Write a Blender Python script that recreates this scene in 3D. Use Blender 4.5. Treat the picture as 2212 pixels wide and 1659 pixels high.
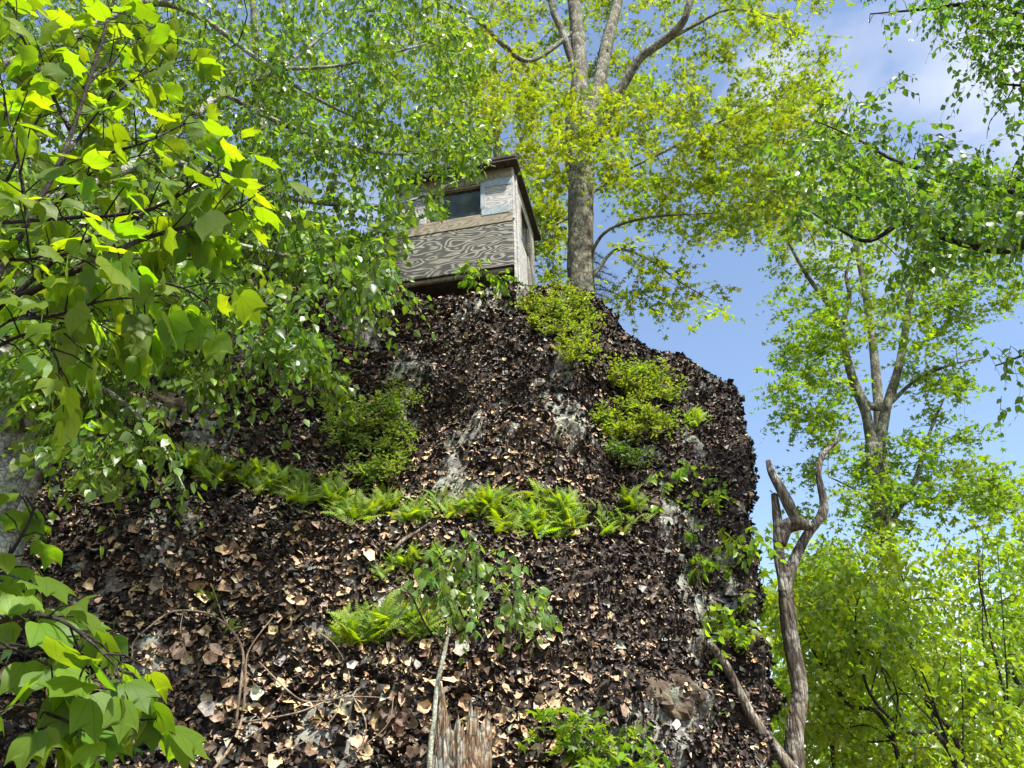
import bpy, math, time
import numpy as np
from mathutils import Vector, Matrix
from mathutils.bvhtree import BVHTree

for o in list(bpy.data.objects):
    bpy.data.objects.remove(o)
S = bpy.context.scene
COL = S.collection
R = math.radians
T0 = time.time()

# ------------------------------------------------------------------ camera, sky, sun, exposure
PITCH = R(28.0); FPX = 1671.0; CAM = np.array([0.0, 0.0, 1.6])
cam = bpy.data.cameras.new('camera'); camo = bpy.data.objects.new('camera', cam); COL.objects.link(camo)
camo.location = CAM; camo.rotation_euler = (math.pi/2 + PITCH, 0, 0)
cam.sensor_fit = 'HORIZONTAL'; cam.angle = 2*math.atan(1106/FPX); cam.clip_start = 0.05; cam.clip_end = 3000
S.camera = camo

SUN_EL, SUN_AZ = R(58.0), R(143.0)
W = bpy.data.worlds.new('World'); S.world = W; W.use_nodes = True
nt = W.node_tree; nt.nodes.clear()
def wn(t, **k):
    n = nt.nodes.new(t)
    for a, b in k.items(): setattr(n, a, b)
    return n
wo = wn('ShaderNodeOutputWorld'); bg = wn('ShaderNodeBackground'); sky = wn('ShaderNodeTexSky')
sky.sky_type = 'NISHITA'; sky.sun_disc = False; sky.sun_elevation = SUN_EL; sky.sun_rotation = SUN_AZ
sky.air_density = 1.0; sky.dust_density = 0.6; sky.ozone_density = 1.2
tc = wn('ShaderNodeTexCoord'); mp = wn('ShaderNodeMapping'); mp.inputs['Location'].default_value = (0.0, 0.3, 0.0)
mp.inputs['Scale'].default_value = (1.0, 1.0, 1.6)
nz = wn('ShaderNodeTexNoise'); nz.inputs['Scale'].default_value = 2.6; nz.inputs['Detail'].default_value = 5; nz.inputs['Roughness'].default_value = 0.52
rp = wn('ShaderNodeValToRGB'); rp.color_ramp.elements[0].position = 0.525; rp.color_ramp.elements[1].position = 0.76
rp.color_ramp.elements[0].color = (0.03, 0.03, 0.03, 1)
mx = wn('ShaderNodeMix', data_type='RGBA')
mx.inputs[7].default_value = (4.4, 4.5, 4.8, 1)
L = nt.links.new
L(tc.outputs['Generated'], mp.inputs[0]); L(mp.outputs[0], nz.inputs['Vector']); L(nz.outputs['Fac'], rp.inputs[0])
L(rp.outputs[0], mx.inputs[0]); L(sky.outputs[0], mx.inputs[6]); L(mx.outputs[2], bg.inputs[0]); L(bg.outputs[0], wo.inputs[0])
bg.inputs[1].default_value = 0.095
W.cycles.sampling_method = 'NONE'

sl = bpy.data.lights.new('sun', 'SUN'); sl.energy = 4.0; sl.angle = R(2.5); sl.color = (1.0, 0.95, 0.86)
so = bpy.data.objects.new('sun', sl); COL.objects.link(so)
tosun = Vector((math.sin(SUN_AZ)*math.cos(SUN_EL), math.cos(SUN_AZ)*math.cos(SUN_EL), math.sin(SUN_EL)))
so.rotation_euler = tosun.to_track_quat('Z', 'Y').to_euler(); so.location = (8, -2, 25)
S.view_settings.view_transform = 'Standard'; S.view_settings.look = 'None'
S.view_settings.exposure = 1.5; S.view_settings.gamma = 1.0; S.view_settings.use_curve_mapping = False
S.render.engine = 'CYCLES'
S.cycles.max_bounces = 5; S.cycles.diffuse_bounces = 4; S.cycles.transmission_bounces = 3; S.cycles.glossy_bounces = 1
S.cycles.use_denoising = True
S.cycles.sample_clamp_indirect = 6.0
S.cycles.use_adaptive_sampling = True; S.cycles.adaptive_threshold = 0.02

# ------------------------------------------------------------------ maths helpers
cp, sp = math.cos(PITCH), math.sin(PITCH)
FWD = np.array([0, cp, sp]); UP = np.array([0, -sp, cp])
def at(px, py, Y):
    """photo position (2212 x 1659 grid) and depth north -> place in the world"""
    px, py, Y = np.broadcast_arrays(np.asarray(px, float), np.asarray(py, float), np.asarray(Y, float))
    d = FWD + ((px-1106)/FPX)[..., None]*np.array([1.0, 0, 0]) + ((829.5-py)/FPX)[..., None]*UP
    return CAM + d*(Y/d[..., 1])[..., None]
def proj(P):
    q = np.asarray(P) - CAM
    a = q @ FWD
    a = np.where(np.abs(a) < 1e-3, 1e-3, a)
    return 1106 + FPX*q[..., 0]/a, 829.5 - FPX*(q @ UP)/a, a
def pts(lst): return np.array([at(*p) for p in lst])
def hashn(i, j, k, seed):
    h = (i*374761393 + j*668265263 + k*2147483647 + seed*1274126177) & 0xFFFFFFFF
    h = ((h ^ (h >> 13))*1274126177) & 0xFFFFFFFF
    h = ((h ^ (h >> 16))*2246822519) & 0xFFFFFFFF
    return ((h ^ (h >> 15)) & 0xFFFFFF)/float(0xFFFFFF)*2-1
def vnoise(P, scale=1.0, seed=0):
    P = np.asarray(P, float)*scale
    f = np.floor(P).astype(np.int64); t = P-f; t = t*t*(3-2*t)
    out = 0
    for a in (0, 1):
        for b in (0, 1):
            for c in (0, 1):
                w = (t[..., 0] if a else 1-t[..., 0])*(t[..., 1] if b else 1-t[..., 1])*(t[..., 2] if c else 1-t[..., 2])
                out = out + w*hashn(f[..., 0]+a, f[..., 1]+b, f[..., 2]+c, seed)
    return out
def fbm(P, scale=1.0, octv=4, seed=0, gain=0.5):
    o = 0; amp = 1
    for k in range(octv):
        o = o + amp*vnoise(P, scale*2**k, seed+k*17); amp *= gain
    return o
def cr(P, n):
    """Catmull-Rom through rows of P, n samples per span"""
    P = np.asarray(P, float)
    if len(P) < 2: return P
    Q = np.concatenate([[2*P[0]-P[1]], P, [2*P[-1]-P[-2]]])
    out = []
    t = np.linspace(0, 1, n, endpoint=False)
    sh = (n,) + (1,)*(P.ndim-1)
    t = t.reshape(sh)
    for i in range(len(P)-1):
        a, b, c, d = Q[i], Q[i+1], Q[i+2], Q[i+3]
        out.append(0.5*((2*b) + (c-a)*t + (2*a-5*b+4*c-d)*t*t + (3*b-a-3*c+d)*t**3))
    out.append(P[-1:])
    return np.concatenate(out)
def unit(v):
    v = np.asarray(v, float)
    return v/np.maximum(np.linalg.norm(v, axis=-1, keepdims=True), 1e-9)
def inpoly(px, py, poly):
    c = np.zeros(px.shape, bool); n = len(poly)
    for i in range(n):
        x0, y0 = poly[i]; x1, y1 = poly[(i+1) % n]
        if y0 == y1: continue
        m = ((y0 > py) != (y1 > py)) & (px < (x1-x0)*(py-y0)/(y1-y0)+x0)
        c ^= m
    return c
def sample_poly(rng, poly, n):
    P = np.array(poly, float); lo, hi = P.min(0), P.max(0)
    ox, oy = [], []
    while len(ox) < n:
        x = rng.uniform(lo[0], hi[0], n*3); y = rng.uniform(lo[1], hi[1], n*3)
        m = inpoly(x, y, poly); ox += list(x[m]); oy += list(y[m])
    return np.array(ox[:n]), np.array(oy[:n])

# ------------------------------------------------------------------ mesh / object helpers
def mesh_from(name, V, F, mat, smooth=True, col=None, uv=None, mats=None, midx=None):
    """F: (n,3) or (n,4) integer array, or a list of arrays"""
    V = np.asarray(V, np.float32)
    Fs = [np.asarray(f, np.int32) for f in (F if isinstance(F, (list, tuple)) else [F]) if len(f)]
    me = bpy.data.meshes.new(name)
    me.vertices.add(len(V)); me.vertices.foreach_set('co', V.ravel())
    loops = np.concatenate([f.ravel() for f in Fs]); cnt = np.concatenate([np.full(len(f), f.shape[1], np.int32) for f in Fs])
    st = np.concatenate([[0], np.cumsum(cnt)[:-1]]).astype(np.int32)
    me.loops.add(len(loops)); me.loops.foreach_set('vertex_index', loops)
    me.polygons.add(len(cnt)); me.polygons.foreach_set('loop_start', st); me.polygons.foreach_set('loop_total', cnt)
    me.polygons.foreach_set('use_smooth', np.full(len(cnt), smooth))
    if midx is not None: me.polygons.foreach_set('material_index', np.asarray(midx, np.int32))
    me.update(calc_edges=True)
    if col is not None:
        a = me.color_attributes.new('Col', 'FLOAT_COLOR', 'POINT')
        c = np.ones((len(V), 4), np.float32); c[:, :3] = col
        a.data.foreach_set('color', c.ravel())
    if uv is not None:
        u = me.uv_layers.new(name='UVMap')
        u.data.foreach_set('uv', np.asarray(uv, np.float32)[loops].ravel())
    for m in (mats or [mat]): me.materials.append(m)
    return me
def link(name, data, parent=None, loc=(0, 0, 0)):
    o = bpy.data.objects.new(name, data); COL.objects.link(o)
    o.location = loc
    if parent is not None: o.parent = parent
    return o
def tag(o, label=None, cat=None, group=None, kind=None):
    if label: o['label'] = label
    if cat: o['category'] = cat
    if group: o['group'] = group
    if kind: o['kind'] = kind
    return o
def thing(name, label, cat, loc, group=None):
    o = link(name, None, None, tuple(float(v) for v in loc)); o.empty_display_size = 0.1
    return tag(o, label, cat, group)
class MB:
    """collects tubes / quads in world coordinates, builds one mesh object local to a root"""
    def __init__(s): s.V = []; s.Q = []; s.T = []; s.n = 0; s.C = []
    def add(s, V, Q=None, T=None, c=None):
        V = np.asarray(V, float); s.V.append(V)
        if Q is not None and len(Q): s.Q.append(np.asarray(Q)+s.n)
        if T is not None and len(T): s.T.append(np.asarray(T)+s.n)
        s.C.append(np.tile(np.asarray(c if c is not None else (1, 1, 1), float), (len(V), 1)) if np.ndim(c) < 2 else np.asarray(c))
        s.n += len(V)
    def tube(s, P, r, sides=6, amp=0.0, seed=0, cap=True, knots=0.0):
        P = np.asarray(P, float); n = len(P)
        r = np.interp(np.linspace(0, 1, n), np.linspace(0, 1, len(np.atleast_1d(r))), np.atleast_1d(r)) if np.ndim(r) else np.full(n, r)
        T = unit(np.gradient(P, axis=0))
        ref = np.array([0.0, 0.0, 1.0]) if abs(T[0, 2]) < 0.8 else np.array([1.0, 0.0, 0.0])
        A = np.zeros_like(P); a = unit(np.cross(ref, T[0]))
        for i in range(n):
            a = a - T[i]*np.dot(a, T[i]); a = a/max(np.linalg.norm(a), 1e-9); A[i] = a
        B = np.cross(T, A)
        th = np.linspace(0, 2*np.pi, sides, endpoint=False)
        dirs = A[:, None]*np.cos(th)[None, :, None] + B[:, None]*np.sin(th)[None, :, None]
        rr = r[:, None]*np.ones((1, sides))
        if amp:
            s_len = np.concatenate([[0], np.cumsum(np.linalg.norm(np.diff(P, axis=0), axis=1))])
            key = np.stack([np.cos(th)[None]*2.4 + 0*s_len[:, None], np.sin(th)[None]*2.4 + 0*s_len[:, None], (s_len[:, None]*3.0 + 0*th[None])], -1)
            rr = rr*(1 + amp*fbm(key+seed*7.3, 1.0, 3, seed))
            if knots:
                rr = rr*(1+knots*np.maximum(0, vnoise(key*0.6+seed*3.1, 1.0, seed+5)-0.35))
        V = (P[:, None] + dirs*rr[..., None]).reshape(-1, 3)
        i = np.arange(n-1)[:, None]*sides; j = np.arange(sides)[None]; j2 = (j+1) % sides
        Q = np.stack([i+j, i+j2, i+sides+j2, i+sides+j], -1).reshape(-1, 4)
        Tt = []
        if cap:
            V = np.concatenate([V, P[-1:] + T[-1]*r[-1]*0.6, P[:1]])
            c = n*sides
            Tt = np.concatenate([np.stack([(n-1)*sides+j[0], (n-1)*sides+j2[0], np.full(sides, c)], -1), np.stack([j2[0], j[0], np.full(sides, c+1)], -1)])
        s.add(V, Q, Tt)
    def build(s, name, mat, parent=None, kind=None, smooth=True, label=None, usecol=False):
        if not s.V: return None
        V = np.concatenate(s.V)
        if parent is not None: V = V - np.array(parent.location)
        F = []
        if s.Q: F.append(np.concatenate(s.Q))
        if s.T: F.append(np.concatenate(s.T))
        o = link(name, mesh_from(name, V, F, mat, smooth, col=np.concatenate(s.C) if usecol else None), parent)
        return tag(o, label, kind=kind)

# ------------------------------------------------------------------ materials
def newmat(name):
    m = bpy.data.materials.new(name); m.use_nodes = True
    t = m.node_tree; t.nodes.clear()
    out = t.nodes.new('ShaderNodeOutputMaterial')
    def N(ty, ins=None, **k):
        n = t.nodes.new(ty)
        for a, b in k.items(): setattr(n, a, b)
        for a, b in (ins or {}).items():
            if isinstance(b, bpy.types.NodeSocket): t.links.new(b, n.inputs[a])
            else: n.inputs[a].default_value = b
        return n
    return m, t, out, N
def mixc(N, f, a, b, blend='MIX'):
    n = N('ShaderNodeMix', data_type='RGBA', blend_type=blend)
    t = n.id_data
    for i, v in ((0, f), (6, a), (7, b)):
        if isinstance(v, bpy.types.NodeSocket): t.links.new(v, n.inputs[i])
        else: n.inputs[i].default_value = v if i == 0 or len(v) == 4 else (*v, 1)
    return n.outputs[2]
def ramp(N, fac, stops):
    n = N('ShaderNodeValToRGB', {0: fac}); e = n.color_ramp.elements
    while len(e) > len(stops): e.remove(e[-1])
    while len(e) < len(stops): e.new(1.0)
    for k, (p, c) in enumerate(stops):
        e[k].position = p; e[k].color = (*c, 1) if len(c) == 3 else c
    return n.outputs[0]
def math_(N, op, a, b=None, c=None):
    n = N('ShaderNodeMath', operation=op); t = n.id_data
    for i, v in enumerate((a, b, c)):
        if v is None: continue
        if isinstance(v, bpy.types.NodeSocket): t.links.new(v, n.inputs[i])
        else: n.inputs[i].default_value = v
    return n.outputs[0]
def leaf_mat(name, src, trans=(2.0, 1.75, 0.55), mixf=0.5, rough=0.42, spec=0.5, veins=False):
    """src 'obj': colour from the object's colour; 'col': colour attribute of a joined mesh"""
    m, t, out, N = newmat(name)
    c = N('ShaderNodeObjectInfo').outputs['Color'] if src == 'obj' else N('ShaderNodeAttribute', attribute_name='Col').outputs['Color']
    geo = N('ShaderNodeNewGeometry')
    bump = None
    if veins:
        uv = N('ShaderNodeUVMap').outputs[0]
        sx = N('ShaderNodeSeparateXYZ', {0: uv})
        x = math_(N, 'ABSOLUTE', math_(N, 'SUBTRACT', sx.outputs[0], 0.5)); y = sx.outputs[1]
        v1 = math_(N, 'LESS_THAN', x, 0.012)
        ph = math_(N, 'FRACT', math_(N, 'MULTIPLY', math_(N, 'SUBTRACT', y, math_(N, 'MULTIPLY', x, 0.9)), 11.0))
        v2 = math_(N, 'LESS_THAN', ph, 0.14)
        v3 = math_(N, 'LESS_THAN', math_(N, 'ABSOLUTE', math_(N, 'SUBTRACT', x, math_(N, 'MULTIPLY', y, 0.62))), 0.013)
        vein = math_(N, 'MINIMUM', math_(N, 'ADD', math_(N, 'ADD', v1, v3), math_(N, 'MULTIPLY', v2, 0.55)), 1.0)
        c = mixc(N, math_(N, 'MULTIPLY', vein, 0.38), c, (0.03, 0.07, 0.008))
        bump = N('ShaderNodeBump', {'Strength': 0.35, 'Distance': 0.004, 'Height': math_(N, 'SUBTRACT', 1.0, vein)}).outputs[0]
    under = mixc(N, geo.outputs['Backfacing'], c, mixc(N, 0.35, c, (0.16, 0.22, 0.12)))
    ins = {'Base Color': under, 'Roughness': rough, 'Specular IOR Level': spec}
    p = N('ShaderNodeBsdfPrincipled', ins)
    tr = N('ShaderNodeBsdfTranslucent', {'Color': mixc(N, 1.0, c, trans, 'MULTIPLY')})
    if bump is not None:
        t.links.new(bump, p.inputs['Normal'])
    ms = N('ShaderNodeMixShader', {0: mixf, 1: p.outputs[0], 2: tr.outputs[0]})
    t.links.new(ms.outputs[0], out.inputs[0])
    return m
def bark_mat(name, dark, mid, lich, lich_amt=0.5, scale=1.0, stretch=0.35, bump=0.6):
    m, t, out, N = newmat(name)
    tc = N('ShaderNodeTexCoord'); mp = N('ShaderNodeMapping', {0: tc.outputs['Object'], 'Scale': (scale, scale, scale*stretch)})
    n1 = N('ShaderNodeTexNoise', {'Vector': mp.outputs[0], 'Scale': 26.0, 'Detail': 8.0, 'Roughness': 0.65})
    n2 = N('ShaderNodeTexNoise', {'Vector': tc.outputs['Object'], 'Scale': 9.0*scale, 'Detail': 6.0, 'Roughness': 0.7})
    vo = N('ShaderNodeTexVoronoi', {'Vector': mp.outputs[0], 'Scale': 34.0}, feature='DISTANCE_TO_EDGE')
    c = ramp(N, n1.outputs['Fac'], [(0.32, dark), (0.6, mid), (0.8, tuple(min(1, v*1.5) for v in mid))])
    c = mixc(N, ramp(N, n2.outputs['Fac'], [(0.62-0.3*lich_amt, (0, 0, 0)), (0.72-0.2*lich_amt, (1, 1, 1))]), c, lich)
    c = mixc(N, ramp(N, vo.outputs['Distance'], [(0.0, (0.75, 0.75, 0.75)), (0.12, (0, 0, 0))]), c, dark)
    h = math_(N, 'ADD', math_(N, 'MULTIPLY', n1.outputs['Fac'], 0.7), math_(N, 'MINIMUM', vo.outputs['Distance'], 0.25))
    b = N('ShaderNodeBump', {'Strength': bump, 'Distance': 0.02, 'Height': h})
    p = N('ShaderNodeBsdfPrincipled', {'Base Color': c, 'Roughness': 0.88, 'Specular IOR Level': 0.2, 'Normal': b.outputs[0]})
    t.links.new(p.outputs[0], out.inputs[0])
    return m

M = {}
for s in ('obj', 'col'):
    M['birch_'+s] = leaf_mat('birch_leaf_'+s, s, trans=(1.9, 1.8, 0.45), mixf=0.54, rough=0.36, spec=0.6)
    M['maple_'+s] = leaf_mat('maple_leaf_'+s, s, trans=(1.95, 1.85, 0.3), mixf=0.5, rough=0.5, spec=0.4)
    M['fern_'+s] = leaf_mat('fern_leaf_'+s, s, trans=(1.9, 1.8, 0.4), mixf=0.4, rough=0.55, spec=0.3)
M['big_obj'] = leaf_mat('moosewood_leaf', 'obj', trans=(1.9, 1.85, 0.25), mixf=0.62, rough=0.5, spec=0.45, veins=True)
M['needle'] = leaf_mat('pine_needle', 'col', trans=(1, 1, .4), mixf=0.2, rough=0.5, spec=0.3)
M['bark_grey'] = bark_mat('bark_grey', (0.035, 0.030, 0.022), (0.16, 0.145, 0.105), (0.30, 0.31, 0.23), 0.5, 0.8)
M['bark_birch'] = bark_mat('bark_birch', (0.03, 0.028, 0.022), (0.15, 0.14, 0.115), (0.38, 0.39, 0.33), 0.75, 1.0, 1.2)
M['bark_dark'] = bark_mat('bark_dark', (0.012, 0.010, 0.008), (0.045, 0.036, 0.028), (0.13, 0.13, 0.11), 0.25, 1.5, 0.5)
M['bark_pale'] = bark_mat('bark_pale', (0.10, 0.09, 0.06), (0.26, 0.25, 0.18), (0.42, 0.44, 0.34), 0.7, 2.0, 0.8, 0.3)
M['twig_tan'] = bark_mat('twig_tan', (0.13, 0.09, 0.06), (0.30, 0.22, 0.15), (0.36, 0.32, 0.25), 0.4, 2.0, 0.5, 0.3)
M['dead'] = bark_mat('dead_wood', (0.022, 0.016, 0.011), (0.20, 0.165, 0.12), (0.46, 0.43, 0.37), 0.42, 1.0, 0.2, 1.0)
M['rotten'] = bark_mat('rotten_wood', (0.04, 0.025, 0.015), (0.30, 0.20, 0.12), (0.40, 0.39, 0.31), 0.5, 1.5, 0.3, 1.0)

def rock_material():
    m, t, out, N = newmat('lichened_rock')
    o = N('ShaderNodeTexCoord').outputs['Object']
    n1 = N('ShaderNodeTexNoise', {'Vector': o, 'Scale': 3.0, 'Detail': 9.0, 'Roughness': 0.62})
    n2 = N('ShaderNodeTexNoise', {'Vector': o, 'Scale': 14.0, 'Detail': 8.0, 'Roughness': 0.7})
    n3 = N('ShaderNodeTexNoise', {'Vector': o, 'Scale': 5.5, 'Detail': 5.0, 'Roughness': 0.6})
    vo = N('ShaderNodeTexVoronoi', {'Vector': o, 'Scale': 26.0, 'Randomness': 1.0})
    c = ramp(N, n1.outputs['Fac'], [(0.3, (0.035, 0.030, 0.022)), (0.5, (0.11, 0.10, 0.085)), (0.7, (0.20, 0.19, 0.165))])
    c = mixc(N, ramp(N, n2.outputs['Fac'], [(0.45, (0, 0, 0)), (0.62, (1, 1, 1))]), c, (0.33, 0.34, 0.285))
    c = mixc(N, ramp(N, n3.outputs['Fac'], [(0.55, (0, 0, 0)), (0.66, (.8, .8, .8))]), c, (0.31, 0.34, 0.215))
    c = mixc(N, ramp(N, vo.outputs['Distance'], [(0.0, (0.55, .55, .55)), (0.3, (0, 0, 0))]), c, (0.38, 0.39, 0.34))
    at_ = N('ShaderNodeAttribute', attribute_name='Col').outputs['Fac']
    felt = ramp(N, n2.outputs['Fac'], [(0.4, (0.022, 0.017, 0.014)), (0.7, (0.10, 0.075, 0.058))])
    c = mixc(N, ramp(N, math_(N, 'ADD', at_, math_(N, 'MULTIPLY', math_(N, 'SUBTRACT', n2.outputs['Fac'], .5), .9)), [(0.35, (0, 0, 0)), (0.6, (1, 1, 1))]), felt, c)
    b = N('ShaderNodeBump', {'Strength': 0.8, 'Distance': 0.04, 'Height': math_(N, 'ADD', n2.outputs['Fac'], math_(N, 'MULTIPLY', vo.outputs['Distance'], -0.4))})
    p = N('ShaderNodeBsdfPrincipled', {'Base Color': c, 'Roughness': 0.92, 'Specular IOR Level': 0.15, 'Normal': b.outputs[0]})
    t.links.new(p.outputs[0], out.inputs[0]); return m
M['rock'] = rock_material()
def stone_material():
    m, t, out, N = newmat('bare_brown_stone')
    o = N('ShaderNodeTexCoord').outputs['Object']
    n1 = N('ShaderNodeTexNoise', {'Vector': o, 'Scale': 7.0, 'Detail': 9.0, 'Roughness': 0.65})
    n2 = N('ShaderNodeTexNoise', {'Vector': o, 'Scale': 40.0, 'Detail': 5.0})
    c = ramp(N, n1.outputs['Fac'], [(0.3, (0.03, 0.02, 0.012)), (0.5, (0.075, 0.05, 0.028)), (0.62, (0.15, 0.125, 0.08)), (0.72, (.32, .33, .25))])
    b = N('ShaderNodeBump', {'Strength': 0.7, 'Distance': 0.02, 'Height': math_(N, 'ADD', n1.outputs['Fac'], math_(N, 'MULTIPLY', n2.outputs['Fac'], .3))})
    p = N('ShaderNodeBsdfPrincipled', {'Base Color': c, 'Roughness': 0.85, 'Normal': b.outputs[0]})
    t.links.new(p.outputs[0], out.inputs[0]); return m
M['stone'] = stone_material()
def flake_material(src):
    m, t, out, N = newmat('rock_tripe_'+src)
    c = N('ShaderNodeObjectInfo').outputs['Color'] if src == 'obj' else N('ShaderNodeAttribute', attribute_name='Col').outputs['Color']
    g = N('ShaderNodeNewGeometry')
    nz = N('ShaderNodeTexNoise', {'Vector': g.outputs['Position'], 'Scale': 55.0, 'Detail': 1.0})
    c = mixc(N, 1.0, c, ramp(N, nz.outputs['Fac'], [(0.3, (0.62, 0.6, 0.58)), (0.7, (1.2, 1.2, 1.2))]), 'MULTIPLY')
    c = mixc(N, g.outputs['Backfacing'], c, (0.012, 0.010, 0.009))
    p = N('ShaderNodeBsdfPrincipled', {'Base Color': c, 'Roughness': 0.6, 'Specular IOR Level': 0.35})
    t.links.new(p.outputs[0], out.inputs[0]); return m
M['flake_col'] = flake_material('col'); M['flake_obj'] = flake_material('obj')
def ground_material():
    m, t, out, N = newmat('forest_floor')
    o = N('ShaderNodeTexCoord').outputs['Object']
    n1 = N('ShaderNodeTexNoise', {'Vector': o, 'Scale': 2.0, 'Detail': 10.0, 'Roughness': 0.7})
    c = ramp(N, n1.outputs['Fac'], [(0.35, (0.04, 0.03, 0.018)), (0.55, (0.13, 0.09, 0.05)), (0.7, (0.06, 0.08, 0.025))])
    p = N('ShaderNodeBsdfPrincipled', {'Base Color': c, 'Roughness': 0.95})
    t.links.new(p.outputs[0], out.inputs[0]); return m
M['ground'] = ground_material()
def plywood(name, dark, pale, contrast=True):
    m, t, out, N = newmat(name)
    o = N('ShaderNodeTexCoord').outputs['Object']
    w = N('ShaderNodeMapping', {0: o, 'Scale': (1.5, 1.0, 5.2)})
    n0 = N('ShaderNodeTexNoise', {'Vector': w.outputs[0], 'Scale': 1.35, 'Detail': 1.6, 'Roughness': 0.45})
    fine = N('ShaderNodeTexNoise', {'Vector': N('ShaderNodeMapping', {0: o, 'Scale': (3, 3, 60)}).outputs[0], 'Scale': 3.0, 'Detail': 6.0, 'Roughness': .7})
    stain = N('ShaderNodeTexNoise', {'Vector': o, 'Scale': 3.2, 'Detail': 5.0})
    s = math_(N, 'SINE', math_(N, 'MULTIPLY', n0.outputs['Fac'], 98.0))
    band = math_(N, 'ADD', math_(N, 'MULTIPLY', s, 0.5), 0.5)
    band = math_(N, 'ADD', math_(N, 'MULTIPLY', band, 0.8 if contrast else 0.3), math_(N, 'MULTIPLY', fine.outputs['Fac'], 0.35 if contrast else 0.6))
    c = ramp(N, band, [(0.42, dark), (0.68, tuple(0.5*(a+b) for a, b in zip(dark, pale))), (0.82, pale)] if contrast else [(0.25, dark), (0.7, pale)])
    c = mixc(N, ramp(N, stain.outputs['Fac'], [(0.45, (0, 0, 0)), (0.75, (0.45, .45, .45))]), c, tuple(0.55*a for a in pale))
    b = N('ShaderNodeBump', {'Strength': 0.4, 'Distance': 0.006, 'Height': band})
    p = N('ShaderNodeBsdfPrincipled', {'Base Color': c, 'Roughness': 0.85, 'Specular IOR Level': 0.2, 'Normal': b.outputs[0]})
    t.links.new(p.outputs[0], out.inputs[0]); return m
M['ply'] = plywood('weathered_plywood', (0.075, 0.076, 0.076), (0.29, 0.275, 0.23))
M['board'] = plywood('weathered_board', (0.16, 0.14, 0.105), (0.40, 0.35, 0.26), False)
M['board_white'] = plywood('bleached_board', (0.26, 0.255, 0.24), (0.55, 0.54, 0.51), False)
def simple(name, c, rough=0.6, metal=0.0, noise=0.3, scale=12.0):
    m, t, out, N = newmat(name)
    n = N('ShaderNodeTexNoise', {'Vector': N('ShaderNodeTexCoord').outputs['Object'], 'Scale': scale, 'Detail': 6.0})
    cc = mixc(N, 1.0, (*c, 1), ramp(N, n.outputs['Fac'], [(0.3, (1-noise,)*3), (0.7, (1+noise*0.4,)*3)]), 'MULTIPLY')
    p = N('ShaderNodeBsdfPrincipled', {'Base Color': cc, 'Roughness': rough, 'Metallic': metal})
    t.links.new(p.outputs[0], out.inputs[0]); return m
M['galv'] = simple('galvanised_flashing', (0.36, 0.41, 0.43), 0.5, 0.35)
M['roof'] = simple('dark_roof_and_floor_shade', (0.055, 0.045, 0.032), 0.9, 0, 0.5, 9)  # roof boards; on the blind's underside it stands in for shade
M['nail'] = simple('nail', (0.05, 0.045, 0.04), 0.6, 0.6)
M['black'] = simple('dark_interior', (0.015, 0.015, 0.014), 0.9)
def glass_material():
    m, t, out, N = newmat('window_glass')
    n = N('ShaderNodeTexNoise', {'Vector': N('ShaderNodeTexCoord').outputs['Object'], 'Scale': 7.0, 'Detail': 4.0})
    c = ramp(N, n.outputs['Fac'], [(0.4, (0.012, 0.018, 0.016)), (0.75, (0.06, 0.075, 0.065))])
    p = N('ShaderNodeBsdfPrincipled', {'Base Color': c, 'Roughness': 0.12, 'Specular IOR Level': 0.6})
    t.links.new(p.outputs[0], out.inputs[0]); return m
M['glass'] = glass_material()
M['moss'] = simple('moss', (0.10, 0.13, 0.02), 0.95, 0, 0.5, 30)

# ------------------------------------------------------------------ ground
rng = np.random.default_rng(7)
g = np.concatenate([-np.geomspace(900, 1.5, 26), np.linspace(-1, 1, 5), np.geomspace(1.5, 900, 26)])
GX, GY = np.meshgrid(g, g+4); GZ = 0.25*fbm(np.stack([GX, GY, 0*GX], -1), 0.2, 3, 3)*np.exp(-(GX**2+GY**2)/3e4) - 0.05*np.maximum(0, np.abs(GX)-40)*0
n = len(g); I = np.arange(n*n).reshape(n, n)
gm = mesh_from('ground', np.stack([GX, GY, GZ], -1).reshape(-1, 3), np.stack([I[:-1, :-1], I[:-1, 1:], I[1:, 1:], I[1:, :-1]], -1).reshape(-1, 4), M['ground'])
tag(link('ground', gm), kind='structure')

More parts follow.
